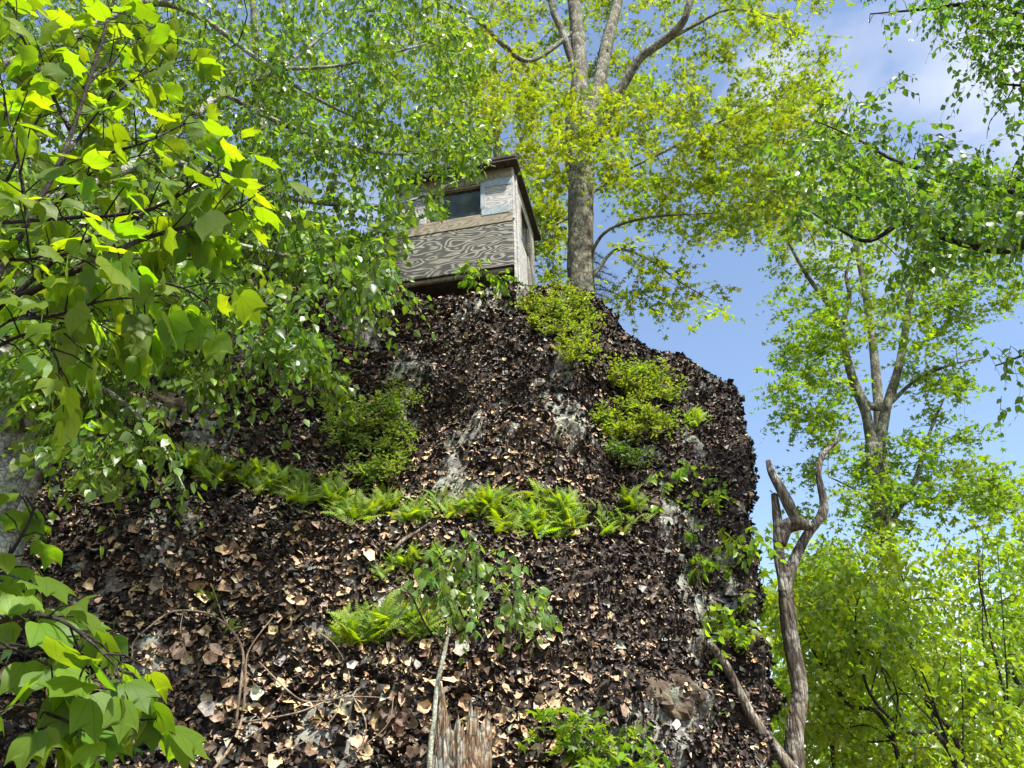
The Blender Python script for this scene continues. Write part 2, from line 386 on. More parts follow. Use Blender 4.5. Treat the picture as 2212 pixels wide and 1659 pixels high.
# ------------------------------------------------------------------ rock outcrop
ctrl = [  # columns, each from foot to crest: (px, py, depth)
 [(-560,1850,4.3),(-540,1450,4.8),(-520,1140,5.15),(-515,1095,5.35),(-500,900,5.7),(-480,620,6.4),(-460,420,7.1)],
 [(-40,1850,4.05),(-20,1450,4.5),(-10,1120,4.85),(-10,1075,5.05),(0,890,5.45),(10,600,6.2),(20,370,7.0)],
 [(280,1850,3.9),(290,1450,4.35),(300,1085,4.78),(300,1040,5.0),(300,860,5.25),(310,600,6.05),(320,360,6.9)],
 [(580,1850,3.8),(590,1450,4.25),(600,1100,4.70),(600,1052,4.95),(600,870,5.3),(610,660,5.85),(620,480,6.6)],
 [(880,1850,3.8),(890,1450,4.28),(900,1150,4.70),(900,1100,4.95),(895,900,5.38),(890,760,5.75),(885,652,6.2)],
 [(1130,1850,3.85),(1115,1450,4.35),(1105,1160,4.75),(1105,1110,5.0),(1105,900,5.38),(1110,760,5.7),(1105,648,6.1)],
 [(1280,1850,3.95),(1260,1450,4.45),(1245,1170,4.85),(1245,1125,5.05),(1235,900,5.4),(1225,765,5.75),(1210,640,6.2)],
 [(1380,1850,4.1),(1360,1450,4.6),(1345,1180,5.05),(1340,1140,5.2),(1330,930,5.75),(1310,790,6.1),(1285,655,6.5)],
 [(1500,1850,4.35),(1475,1450,4.8),(1450,1190,5.1),(1445,1140,5.22),(1430,960,5.6),(1410,855,5.9),(1385,742,6.45)],
 [(1620,1850,4.75),(1585,1450,5.15),(1555,1200,5.35),(1550,1140,5.45),(1535,1000,5.65),(1515,910,5.9),(1480,808,6.35)],
 [(1740,1850,4.9),(1665,1450,5.2),(1628,1200,5.4),(1622,1140,5.48),(1616,1010,5.6),(1606,935,5.8),(1590,868,6.15)],
]
CW = np.array([[at(*p) for p in c] for c in ctrl])          # (cols, rows, 3)
e1 = CW[-1]+np.array([0.10, 0.8, -0.05]); e2 = CW[-1]+np.array([0.15, 3.0, -0.4]); e3 = CW[-1]+np.array([-0.2, 8.0, -1.0])
CW = np.concatenate([CW, [e1, e2, e3]])
top1 = CW[:, -1]+np.array([0, 0.7, 0.04]); top2 = CW[:, -1]+np.array([0, 2.6, -0.05]); top3 = CW[:, -1]+np.array([0, 8.0, -1.0])
CW = np.concatenate([CW, np.stack([top1, top2, top3], 1)], 1)
G = cr(CW, 26); G = np.swapaxes(cr(np.swapaxes(G, 0, 1), 30), 0, 1)   # (nc, nr, 3)
du = np.gradient(G, axis=0); dv = np.gradient(G, axis=1); NG = unit(np.cross(du, dv))
big = fbm(G, 0.8, 3, 11, 0.5)*0.13
strat = G @ unit(np.array([0.25, 0.1, 1.0]))
ridge = (1-np.abs(vnoise(G*np.array([1, 1, 1.8]), 1.7, 31)))*0.11 + np.abs(vnoise(G, 4.2, 47))*0.05
blocky = np.round(vnoise(np.stack([G[..., 0]*1.2, G[..., 1]*1.2, strat*2.2], -1), 1.0, 53)*3)/3*0.05
edgefade = 1.0
G = G + NG*((big + 1.15*ridge + 1.5*blocky - 0.11)*edgefade + fbm(G, 9.0, 3, 71, 0.55)*0.022)[..., None]
nc, nr = G.shape[:2]
I = np.arange(nc*nr).reshape(nc, nr)
RQ = np.stack([I[:-1, :-1], I[1:, :-1], I[1:, 1:], I[:-1, 1:]], -1).reshape(-1, 4)
RV = G.reshape(-1, 3)
rock_loc = np.array([0.0, 5.0, 0.0])
def bare_field(p):
    x, y, _ = proj(p)
    v = 0.75*fbm(p, 2.3, 4, 101, 0.6) + 0.35*fbm(p, 8.0, 2, 111)
    for (bx, by, br, bv) in [(420,880,110,1.1),(1450,1560,95,0.9),(1480,1520,60,1.2),(1470,1330,60,.5),(1180,1500,70,.6),(1000,640,150,.45),(1080,770,90,.5),(1250,900,45,.6),
                             (640,1140,60,.6),(1410,1100,55,.7),(1580,930,80,.4),(700,1590,80,.6),(1250,1210,60,.5),(1270,1330,50,.6),(800,720,80,.35),(920,890,50,.45), (1060,960,60,.25),(1500,1400,50,.8)]:
        v = v + 0.62*bv*np.exp(-(((x-bx)**2+(y-by)**2)/br**2))
    return v
rb = np.clip((bare_field(RV)-0.30)/0.35, 0, 1)
rock = link('rock_outcrop', mesh_from('rock_outcrop', RV-rock_loc, RQ, M['rock'], True, col=np.repeat(rb[:, None], 3, 1)), None, rock_loc)
tag(rock, 'tall rock outcrop clad in dark curling rock tripe lichen under the wooden blind', None, kind='structure')
BVH = BVHTree.FromPolygons([tuple(v) for v in RV], [tuple(int(i) for i in q) for q in RQ])
def cast(px, py, fallback=5.2):
    d = FWD + (px-1106)/FPX*np.array([1.0, 0, 0]) + (829.5-py)/FPX*UP
    h = BVH.ray_cast(Vector(CAM), Vector(d).normalized())
    if h[0] is None: return at(px, py, fallback), np.array([0, -0.8, 0.6])
    nn = np.array(h[1])
    if nn @ d > 0: nn = -nn
    return np.array(h[0]), nn

# flakes of rock tripe --------------------------------------------------------
a, b, c, d = (RV[RQ[:, k]] for k in range(4))
fn = np.cross(c-a, d-b); farea = np.linalg.norm(fn, axis=1)*0.5; fn = unit(fn)
fc = (a+b+c+d)/4
fx, fy, fa = proj(fc)
facing = ((CAM-fc)*fn).sum(1)
sgn = 1.0 if np.median(facing[(fx > 300) & (fx < 1400) & (fy > 800) & (fy < 1600)]) > 0 else -1.0
fn = fn*sgn; facing = facing*sgn
vis = (fx > -120) & (fx < 1900) & (fy > 300) & (fy < 1760) & (facing > -0.15*np.linalg.norm(CAM-fc, axis=1)) & (fc[:, 1] < 9.0)
bare = bare_field(fc)
dens = np.where(vis, farea, 0)*np.clip(1.2-2.2*np.maximum(0, bare-0.36), 0.16, 1.0)
NF = 125000
idx = rng.choice(len(fc), NF, p=dens/dens.sum())
w = rng.random((NF, 2)); u_, v_ = w[:, :1], w[:, 1:]
P = (a[idx]*(1-u_)+b[idx]*u_)*(1-v_) + (d[idx]*(1-u_)+c[idx]*u_)*v_
Nn = fn[idx]
upv = np.array([0, 0, 1.0]) - Nn*Nn[:, 2:3]; upv = unit(upv); side = np.cross(upv, Nn)
rot = rng.normal(0, 0.9, NF)[:, None]
upv, side = upv*np.cos(rot)+side*np.sin(rot), side*np.cos(rot)-upv*np.sin(rot)
tilt = np.abs(rng.normal(0.45, 0.32, NF))[:, None]               # lower edge stands off the rock
fN = unit(Nn*np.cos(tilt)+upv*np.sin(tilt)); fU = np.cross(fN, side)
tw = rng.normal(0, 0.45, NF)[:, None]
fN, side = fN*np.cos(tw)+side*np.sin(tw), side*np.cos(tw)-fN*np.sin(tw)
px_, py_, pa_ = proj(P)
zone = fbm(P, 0.55, 3, 201)
warm = np.clip(0.45 + 0.55*zone + 0.35*np.exp(-(((px_-650)/420)**2+((py_-1350)/330)**2)) - 0.25*(px_ > 1250) - 0.2*(py_ < 900), 0, 1)
size = np.clip(rng.lognormal(math.log(0.0150), 0.42, NF), 0.007, 0.040)*(0.95+0.35*np.clip((py_-900)/700, 0, 1)*(px_ < 1200))
kind = rng.random(NF)
tan = np.array([0.62, 0.44, 0.25]); pink = np.array([0.50, 0.34, 0.215]); grey = np.array([0.42, 0.42, 0.36]); brown = np.array([0.150, 0.102, 0.068]); blk = np.array([0.045, 0.033, 0.029])
fcol = np.empty((NF, 3))
pt = 0.10+0.36*warm
pg = 0.055
pb = 0.27
fcol[:] = blk
fcol[kind < pt+pg+pb] = brown
m_ = kind < pt+pg; fcol[m_] = grey
m_ = kind < pt; fcol[m_] = np.where(rng.random((m_.sum(), 1)) < 0.6, tan, pink)
fcol *= rng.uniform(0.55, 1.2, (NF, 1))*(1+rng.normal(0, 0.05, (NF, 3)))
def flake_template(seed, k=4):
    r = np.random.default_rng(seed)
    th = np.sort(np.linspace(0, 2*np.pi, k, endpoint=False)+r.uniform(-1.6, 1.6, k)/k)
    ro = r.uniform(0.6, 1.3, k); ri = ro*r.uniform(0.5, 0.62, k)
    curl = r.uniform(-0.3, 0.75, k); cz = r.uniform(-0.1, 0.2)
    V = [[0, 0, 0]] + [[np.cos(t)*q, np.sin(t)*q, cz*q+0.08*np.sin(2*t+seed)] for t, q in zip(th, ri)] + \
        [[np.cos(t)*q*(1-0.35*abs(cu)), np.sin(t)*q*(1-0.35*abs(cu)), cu*q] for t, q, cu in zip(th, ro, curl)]
    F = []
    for i in range(k):
        j = (i+1) % k
        F += [[0, 1+i, 1+j], [1+i, 1+k+i, 1+k+j], [1+i, 1+k+j, 1+j]]
    V = np.array(V, float); V[:, 1] -= 0.45
    return V, np.array(F)
def frames_to_mesh(name, tmpl, P, X, Yv, Z, s, colr, mat, parent, kind='stuff', uv=None, smooth=False):
    """many copies of the templates (one chosen for each) joined in one mesh"""
    Vs, Fs, Cs, off = [], [], [], 0
    choice = np.arange(len(P)) % len(tmpl)
    for k, (tv, tf) in enumerate(tmpl):
        m = choice == k
        if not m.any(): continue
        q = (P[m][:, None] + s[m][:, None, None]*(tv[None, :, :1]*X[m][:, None]+tv[None, :, 1:2]*Yv[m][:, None]+tv[None, :, 2:]*Z[m][:, None]))
        nn = m.sum(); Vs.append(q.reshape(-1, 3))
        Fs.append((tf[None]+off+np.arange(nn)[:, None, None]*len(tv)).reshape(-1, 3))
        Cs.append(np.repeat(colr[m], len(tv), 0)); off += nn*len(tv)
    V = np.concatenate(Vs)-np.array(parent.location)
    return tag(link(name, mesh_from(name, V, np.concatenate(Fs), mat, smooth, col=np.concatenate(Cs)), parent), kind=kind)
def place_objects(name, meshes, P, X, Yv, Z, s, colr, parent):
    """each copy an object of its own that shares mesh data"""
    loc = np.array(parent.location)
    for i in range(len(P)):
        o = bpy.data.objects.new(name, meshes[i % len(meshes)]); COL.objects.link(o); o.parent = parent
        Mx = np.eye(4); Mx[:3, 0] = X[i]*s[i]; Mx[:3, 1] = Yv[i]*s[i]; Mx[:3, 2] = Z[i]*s[i]; Mx[:3, 3] = P[i]-loc
        o.matrix_basis = Matrix(Mx.tolist()); o.color = (*[float(v) for v in colr[i]], 1)
FT = [flake_template(i) for i in range(14)]
showsize = size/pa_*np.where((py_ < 1640) & (px_ > 20) & (px_ < 1640) & (facing[idx] > 0), 1, 0)*(fcol[:, 0] > 0.06)
order = np.argsort(-showsize); topi, rest = order[:290], order[290:]
Pl = P+Nn*0.008
frames_to_mesh('lichen_cover', FT, Pl[rest], side[rest], fU[rest], fN[rest], size[rest], fcol[rest], M['flake_col'], rock, smooth=True)
FTb = [flake_template(100+i, 9) for i in range(6)]
fmesh = [mesh_from('lichen_flake', v, f, M['flake_obj'], True) for v, f in FTb]
place_objects('lichen_flake', fmesh, Pl[topi]+Nn[topi]*0.01, side[topi], fU[topi], fN[topi], size[topi]*1.0, fcol[topi], rock)
print('rock', time.time()-T0)

# bare brown stones bedded in the face
def stone(px, py, wpx, hpx, seed, lift=0.0):
    p, nn = cast(px, py); a_ = proj(p)[2]
    r = np.random.default_rng(seed); na, nb = 28, 15
    th, ph = np.meshgrid(np.linspace(0, 2*np.pi, na, endpoint=False), np.linspace(0.1, np.pi-0.1, nb), indexing='ij')
    D = np.stack([np.sin(ph)*np.cos(th), np.sin(ph)*np.sin(th), np.cos(ph)], -1)
    cuts = unit(r.normal(0, 1, (9, 3))); lim = r.uniform(.62, .9, 9)
    for c_, l_ in zip(cuts, lim):
        h = D @ c_; D = D - np.maximum(0, h-l_)[..., None]*c_
    D = D*(1+0.16*fbm(D*2.2+seed, 1.0, 5, seed, .6))[..., None]
    sc = np.array([wpx/FPX*a_/1.7, 0.13, hpx/FPX*a_/1.7])
    V = (D*sc) @ np.array(Matrix.Rotation(r.uniform(-.5, .5), 3, 'Y')).T
    V = V.reshape(-1, 3)+p-nn*0.085+nn*lift-rock_loc
    I = np.arange(na*nb).reshape(na, nb); I2 = np.roll(I, -1, 0)
    Q = np.stack([I[:, :-1], I2[:, :-1], I2[:, 1:], I[:, 1:]], -1).reshape(-1, 4)
    V = np.concatenate([V, V[I[:, 0]].mean(0, keepdims=True), V[I[:, -1]].mean(0, keepdims=True)])
    T = np.concatenate([np.stack([I2[:, 0], I[:, 0], np.full(na, na*nb)], -1), np.stack([I[:, -1], I2[:, -1], np.full(na, na*nb+1)], -1)])
    tag(link('stone', mesh_from('stone', V, [Q, T], M['stone'], False), rock))
for k, q in enumerate([(1430,1515,95,80), (1485,1495,80,65), (1468,1540,85,60), (1515,1490,45,50), (1490,1365,55,50), (1510,1410,50,50), (1180,1490,110,40), (350,865,90,70), (410,880,70,60), (1410,1100,50,45)]):
    stone(*q, seed=k+3)

# ------------------------------------------------------------------ leaf templates (x across, y along, z up)
birch_t = []
for k in range(4):
    r = np.random.default_rng(k); fo = r.uniform(0.05, 0.3); dr = r.uniform(0.02, 0.25); wd = r.uniform(0.30, 0.36)
    def z(x, y): return fo*abs(x) - dr*y*y
    raw = [(0, 0), (wd, .30), (-wd, .30), (wd*.72, .64), (-wd*.72, .64), (0, .45), (0, 1.0)]
    birch_t.append((np.array([(x, y, z(x, y)) for x, y in raw]), np.array([(0, 1, 5), (0, 5, 2), (1, 3, 5), (2, 5, 4), (3, 6, 5), (5, 6, 4)])))
birch_fine = []
for k in range(6):
    r = np.random.default_rng(50+k); fo = r.uniform(0.05, 0.35); dr = r.uniform(0.05, 0.35); tws = r.uniform(-.25, .25)
    ys = np.array([0, .08, .2, .34, .5, .66, .8, .92, 1.05]); ws = np.array([0, .19, .31, .345, .31, .23, .13, .05, 0])
    V = []; F = []
    for y, w_ in zip(ys, ws):
        jw = w_*(1+r.uniform(-.06, .06))
        for x in (-jw, 0, jw): V.append((x, y, fo*abs(x)-dr*y*y+tws*x*y))
    V += [(-.012, -.28, .05), (.012, -.28, .05)]
    for i in range(8):
        for s_ in (0, 1):
            q = [3*i+s_, 3*i+s_+1, 3*i+4+s_, 3*i+3+s_]; F += [[q[0], q[1], q[2]], [q[0], q[2], q[3]]]
    F += [[27, 28, 1]]
    birch_fine.append((np.array(V), np.array(F)))
maple_t = []
for k in range(4):
    r = np.random.default_rng(20+k); dr = r.uniform(0.05, 0.35)
    ang = [-90, -35, -12, 18, 38, 66, 90, 114, 142, 162, 192, 215]; rad = [.10, .33, .50, .30, .66, .30, .78, .30, .66, .30, .50, .33]
    V = [(0, .32, 0.03)]
    for a_, q in zip(ang, rad):
        q = q*(1+r.uniform(-.1, .1)); x, y = q*math.cos(R(a_)), .32+q*math.sin(R(a_)); V.append((x, y, -dr*q*q+r.uniform(-.03, .03)))
    V = np.array(V); V[:, 1] /= 1.1
    maple_t.append((V, np.array([(0, 1+i, 1+(i+1) % 12) for i in range(12)])))
big_meshes = []
for k in range(8):
    r = np.random.default_rng(70+k); fo = r.uniform(-.05, .25); dr = r.uniform(.1, .5); sd = r.uniform(.1, .5); wv = r.uniform(0, 6)
    hx = [.0, .22, .40, .48, .495, .50, .505, .525, .41, .28, .21, .15, .07, 0]
    hy = [.0, -.05, .06, .22, .38, .52, .64, .80, .715, .715, .78, .88, .98, 1.12]
    my = [.0, .02, .10, .22, .36, .46, .54, .60, .64, .70, .78, .90, 1.02, 1.14]
    V = []; UV = []
    js = 1+r.uniform(-.07, .07)
    def zz(x, y): return fo*abs(x)-dr*y*y*.5-sd*x*x+.035*math.sin(6*y+wv+3*x)
    for i in range(14):
        for f_, sg in ((1, -1), (.5, -1), (0, 1), (.5, 1), (1, 1)):
            x = sg*hx[i]*f_*(js if sg > 0 else 1); y = my[i]*(1-f_)+hy[i]*f_
            V.append((x, y, zz(x, y))); UV.append((.5+sg*hx[i]*f_, y))
    F = []
    for i in range(13):
        for s_ in range(4):
            q0 = 5*i+s_; F.append([q0, q0+1, q0+6, q0+5])
    V += [(-.01, -.55, .16), (.01, -.55, .16), (0, .0, 0.01), (0, .0, -.005)]; UV += [(.5, 0)]*4
    F.append([70, 71, 72, 73])
    big_meshes.append(mesh_from('maple_leaf', np.array(V), np.array(F), M['big_obj'], True, uv=np.array(UV)))
oval_t = []
for k in range(3):
    r = np.random.default_rng(k+40); f_ = r.uniform(.1, .4)
    oval_t.append((np.array([(0, 0, 0), (.24, .45, f_*.24), (0, .5, -.02), (-.24, .45, f_*.24), (0, 1, -.12)]), np.array([(0, 1, 2), (0, 2, 3), (1, 4, 2), (2, 4, 3)])))
birch_mesh = [mesh_from('birch_leaf', v, f, M['birch_obj'], True) for v, f in birch_fine]
maple_mesh = [mesh_from('small_maple_leaf', v, f, M['maple_obj'], False) for v, f in maple_t]
LEAF = {'birch': (birch_t, 'birch', birch_mesh), 'maple': (maple_t, 'maple', maple_mesh), 'oval': (oval_t, 'fern', None)}

# ------------------------------------------------------------------ trees
class Tree:
    def __init__(s, name, label, cat, base, bark, leaf, seed, leaf_size, colour, spread=0.12, group=None):
        s.root = thing(name, label, cat, base, group); s.bark = bark; s.leaf = leaf; s.rng = np.random.default_rng(seed)
        s.nodes = np.zeros((0, 3)); s.rad = np.zeros(0); s.tw = MB(); s.ls = leaf_size; s.colour = np.array(colour); s.spread = spread
        s.LP, s.LD, s.LN, s.LS, s.LC = [], [], [], [], []; s.seed = seed; s.TL = []; s.clear = []
    def limb(s, P, r, name='limb', sides=9, amp=0.12, n=8, keep=True, knots=0.0, mat=None):
        P = cr(np.asarray(P, float), n); mb = MB()
        mb.tube(P, r, sides, amp, s.seed+len(s.nodes) % 91, knots=knots); mb.build(name, mat or s.bark, s.root)
        if keep:
            rr = np.interp(np.linspace(0, 1, len(P)), np.linspace(0, 1, len(np.atleast_1d(r))), np.atleast_1d(r))
            s.nodes = np.concatenate([s.nodes, P]); s.rad = np.concatenate([s.rad, rr])
        return P
    def grow(s, targets, wig=0.10, rmax=0.02, sag=0.0, sides=5):
        T = np.asarray(targets, float); rg = s.rng
        d0 = np.array([np.min(np.linalg.norm(s.nodes-t, axis=1)) for t in T]); cap = 20000
        buf = np.zeros((len(s.nodes)+len(T)*7, 3)); br = np.zeros(len(buf)); n = len(s.nodes); buf[:n] = s.nodes; br[:n] = s.rad
        for i in np.argsort(d0):
            t = T[i]; dd = np.linalg.norm(buf[:n]-t, axis=1); j = int(np.argmin(dd - 0.25*np.minimum(br[:n]*20, 0.5))); p = buf[j]; ln = dd[j]
            if ln < 0.03: continue
            m1 = p+(t-p)*0.35+rg.normal(0, wig*ln, 3)+np.array([0, 0, 0.10*ln]); m2 = p+(t-p)*0.7+rg.normal(0, wig*ln*0.8, 3)+np.array([0, 0, 0.06*ln+sag*ln])
            C = cr(np.array([p, m1, m2, t]), 2)
            r0 = min(br[j]*0.75, 0.003+0.0075*ln, rmax); r1 = max(0.0014, r0*0.35)
            s.tw.tube(C, [r0, r1], sides if r0 > .005 else 4, cap=False)
            k = len(C)-1; buf[n:n+k] = C[1:]; br[n:n+k] = np.linspace(r0, r1, k); n += k
        s.nodes = buf[:n]; s.rad = br[:n]
    def leaves(s, targets, per, radius, droop=0.5, flat=0.6, updir=0.8, tint=None, twigs=True, dirbias=None):
        """sprays of leaves along short twiglets about each target"""
        rg = s.rng
        for t in np.asarray(targets, float):
            nt_ = max(2, int(round(per/7)))
            tone = np.exp(rg.normal(0, 0.13)); hue = rg.normal(0, 0.07)
            for q in range(nt_):
                dr = rg.normal(0, 1, 3); dr[2] = dr[2]*(1-flat) - droop*0.6
                if dirbias is not None: dr = dr+np.array(dirbias)
                dr = unit(dr); ln = radius*rg.uniform(0.6, 1.5); st = t+rg.normal(0, radius*0.3, 3)*np.array([1, 1, 0.6])
                m = max(3, int(per/nt_*rg.uniform(0.7, 1.3)))
                f = np.linspace(0.1, 1, m)[:, None]
                pos = st+dr*ln*f+np.array([0, 0, -droop*0.5*ln])*f*f
                if twigs: s.TL.append((st, st+dr*ln*.5+np.array([0, 0, -droop*.12*ln]), st+dr*ln+np.array([0, 0, -droop*.5*ln])))
                sd = unit(np.cross(dr, [0, 0, 1.0])+1e-6)*np.where(np.arange(m) % 2, 1, -1)[:, None]
                ld = unit(dr*0.5+sd*0.9+np.array([0, 0, -droop])+rg.normal(0, 0.3, (m, 3)))
                nn = unit(np.array([0, 0, updir])+rg.normal(0, 0.5, (m, 3))-dr*0.2)
                nn = unit(nn-ld*(nn*ld).sum(1, keepdims=True))
                s.LP.append(pos); s.LD.append(ld); s.LN.append(nn)
                s.LS.append(s.ls*rg.uniform(0.6, 1.2, m)*(0.75+.25*f[::-1, 0]))
                cc = s.colour*tone*np.array([1+hue, 1, 1-hue*.5])
                if tint is not None: cc = cc*np.array(tint)
                s.LC.append(cc*np.exp(rg.normal(0, s.spread, (m, 1)))*(1+rg.normal(0, .05, (m, 3))))
    def finish(s, nobj=120, twig_mat=None):
        if s.TL:
            T = np.array(s.TL)
            for pl, keep in s.clear: T = T[~inpoly(*proj(T[:, 1])[:2], pl)]
            ax = unit(T[:, 2]-T[:, 0]); A = unit(np.cross(ax, [0.3, 0.2, 1.0])); B = np.cross(ax, A); V = []
            for k, r_ in enumerate((.0022, .0017, .0010)):
                for a_ in (0, 2.094, 4.189): V.append(T[:, k]+r_*(A*math.cos(a_)+B*math.sin(a_)))
            V = np.stack(V, 1); q = np.array([(3*k+j, 3*k+(j+1) % 3, 3*k+3+(j+1) % 3, 3*k+3+j) for k in (0, 1) for j in range(3)])
            s.tw.add(V.reshape(-1, 3), (q[None]+9*np.arange(len(T))[:, None, None]).reshape(-1, 4))
        s.tw.build('twigs', twig_mat or s.bark, s.root, kind='stuff')
        if not s.LP: return
        P, D, Nn, sz, C = (np.concatenate(q) for q in (s.LP, s.LD, s.LN, s.LS, s.LC))
        C = np.clip(C, 0.002, 0.8)
        if s.clear:
            x, y, a_ = proj(P); k_ = np.ones(len(P), bool)
            for pl, keep in s.clear: k_ &= ~(inpoly(x, y, pl) & (s.rng.random(len(P)) > keep))
            P, D, Nn, sz, C = P[k_], D[k_], Nn[k_], sz[k_], C[k_]
        X = np.cross(D, Nn)
        tm, mk, om = LEAF[s.leaf]
        x, y, a_ = proj(P); show = np.where((x > 10) & (x < 2200) & (y > 10) & (y < 1650) & (a_ > .3), sz/a_, 0)
        if om is None: nobj = 0
        od = np.argsort(-show); nobj = min(nobj, int((show > 0).sum())); tp, rs = od[:nobj], od[nobj:]
        if nobj: place_objects('leaf', om, P[tp], X[tp], D[tp], Nn[tp], sz[tp], C[tp], s.root)
        if len(rs): frames_to_mesh('foliage', tm, P[rs], X[rs], D[rs], Nn[rs], sz[rs], C[rs], M[mk+'_col'], s.root)
def region(rg, poly, n, Y0, Y1):
    x, y = sample_poly(rg, poly, n); return at(x, y, rg.uniform(Y0, Y1, n))

# --- big maple behind the blind
base = at(1262, 700, 7.7); 
t = Tree('maple_tree', 'tall grey-barked maple rising behind the wooden blind, its trunk forking above', 'tree', base, M['bark_grey'], 'maple', 11, 0.092, (0.150, 0.208, 0.016))
Yt = 7.7
t.limb(pts([(1264,760,Yt),(1256,640,Yt),(1254,520,Yt),(1256,420,Yt),(1252,330,Yt),(1256,255,Yt)]), [.19, .165, .155, .165, .19, .22], 'trunk', 24, .10, 10, knots=.25)
t.limb(pts([(1246,290,Yt),(1252,180,Yt),(1246,60,Yt+.1),(1232,-60,Yt+.2),(1225,-260,Yt+.3)]), [.16, .12, .105, .09, .05], 'limb', 16, .1)
t.limb(pts([(1268,300,Yt),(1290,200,Yt+.1),(1312,90,Yt+.2),(1335,0,Yt+.3),(1370,-160,Yt+.5)]), [.14, .10, .092, .08, .05], 'limb', 14, .1)
t.limb(pts([(1245,160,Yt),(1215,70,Yt),(1190,0,Yt),(1180,-150,Yt+.1)]), [.055, .055, .05, .03], 'limb', 9)
t.limb(pts([(1282,310,Yt-.1),(1325,225,Yt-.3),(1380,130,Yt-.5),(1450,75,Yt-.7),(1485,20,Yt-.9),(1505,-120,Yt-1)]), [.08, .068, .062, .055, .045, .028], 'limb', 10)
t.limb(pts([(1420,100,Yt-.6),(1500,55,Yt-.8),(1580,20,Yt-.9),(1680,40,Yt-1)]), [.026, .022, .018, .008], 'limb', 7)
t.limb(pts([(1250,60,Yt+.1),(1150,130,Yt-.2),(1090,100,Yt-.4),(1040,50,Yt-.5),(960,5,Yt-.6),(880,-60,Yt-.7)]), [.032, .034, .034, .03, .026, .012], 'limb', 8)
t.limb(pts([(1275,420,Yt),(1350,370,Yt-.3),(1450,320,Yt-.5),(1580,250,Yt-.6),(1700,180,Yt-.7)]), [.02, .018, .016, .012, .006], 'limb', 6)
t.limb(pts([(1270,560,Yt),(1310,500,Yt-.3),(1400,470,Yt-.6),(1540,460,Yt-.8)]), [.026, .022, .016, .007], 'limb', 6)
t.limb(pts([(1280,600,Yt),(1330,540,Yt-.1),(1400,560,Yt-.4),(1470,610,Yt-.5),(1540,650,Yt-.6)]), [.022, .02, .014, .009, .004], 'limb', 6)
t.limb(pts([(1232,470,Yt),(1190,490,Yt-.1),(1150,520,Yt-.2)]), [.016, .012, .006], 'limb', 6)
rg = t.rng
A_ = region(rg, [(1040,-140),(1850,-140),(1800,80),(1770,200),(1640,330),(1300,330),(1200,230),(1000,200)], 310, 6.2, 9.8)
B_ = region(rg, [(1300,220),(1790,180),(1780,330),(1700,450),(1560,520),(1300,460)], 200, 6.2, 9.2)
C_ = region(rg, [(1120,190),(1330,190),(1330,330),(1190,350)], 22, 6.3, 7.3)
D_ = region(rg, [(1350,520),(1480,560),(1560,610),(1540,685),(1400,660),(1320,600)], 16, 6.6, 7.6)
E_ = region(rg, [(1150,360),(1225,360),(1220,560),(1165,600),(1150,480)], 22, 7.3, 8.6)
ax_, ay_, _ = proj(A_); fr = (ax_ > 1150) & (ax_ < 1520) & (ay_ < 300) & (A_[:, 1] < 8.1)
A_[fr] = at(ax_[fr], ay_[fr], rg.uniform(8.1, 9.8, fr.sum()))
t.grow(np.concatenate([A_, B_, C_, D_, E_]), .12, .022)
t.leaves(np.concatenate([A_, B_, E_]), 40, .27, .35, .8)
t.leaves(np.concatenate([C_, D_]), 44, .26, .35, .75, tint=(1.15, 1.1, .9))
t.finish(290)
print('t1', time.time()-T0)

# --- yellow-leaved maples further back
def back_maple(base, label, limbs, polys, seed, colour, size, per, Yr, rad):
    t = Tree('maple_tree', label, 'tree', base, M['bark_grey'], 'maple', seed, size, colour)
    for k, (P, r) in enumerate(limbs): t.limb(pts(P), r, 'trunk' if k == 0 else 'limb', 12 if k == 0 else 8)
    X = np.concatenate([region(t.rng, pl, n_, *Yr) for pl, n_ in polys])
    t.grow(X, .12, .03); t.leaves(X, int(per*1.4), rad, .35, .75, twigs=False); t.finish(120)
back_maple(at(1080,760,12.5), 'yellow-green maple standing far back behind the blind roof', [([(1085,760,12.5),(1080,560,12.5),(1075,330,12.6),(1060,120,12.7)], [.14, .12, .09, .04]), ([(1078,420,12.5),(1130,300,12.3),(1170,180,12.2)], [.06, .05, .02]), ([(1078,400,12.5),(1010,290,12.3),(960,200,12.2)], [.06, .05, .02])],
    [([(930,50),(1120,60),(1230,160),(1240,560),(1180,600),(1140,420),(1100,330),(930,330)], 130), ([(780,-60),(960,-60),(960,330),(860,380)], 30)], 21, (0.195, 0.235, 0.008), .13, 34, (11.3, 13.5), .38)

# --- maple on the right, beyond the rock
base = at(1935, 1330, 11.0)
t = Tree('maple_tree', 'twin-stemmed maple against the blue sky beyond the dead snag', 'tree', base, M['bark_grey'], 'maple', 31, 0.115, (0.13, 0.21, 0.018))
Y = 11.0
t.limb(pts([(1945,1420,Y),(1925,1260,Y),(1908,1130,Y),(1893,1030,Y),(1884,960,Y)]), [.16, .14, .13, .12, .11], 'trunk', 16, .1)
t.limb(pts([(1888,1000,Y),(1872,900,Y),(1836,800,Y),(1815,710,Y),(1785,650,Y),(1740,590,Y),(1690,500,Y)]), [.09, .075, .07, .06, .05, .035, .018], 'limb', 12)
t.limb(pts([(1892,1000,Y),(1915,880,Y),(1940,800,Y),(1955,720,Y),(1965,640,Y),(1990,560,Y),(2030,480,Y),(2060,420,Y)]), [.09, .075, .068, .06, .05, .04, .03, .012], 'limb', 12)
t.limb(pts([(1836,800,Y),(1870,870,Y),(1905,880,Y)]), [.05, .06, .07], 'limb', 9)
t.limb(pts([(1820,700,Y),(1835,640,Y),(1828,590,Y),(1850,520,Y)]), [.045, .04, .03, .012], 'limb', 8)
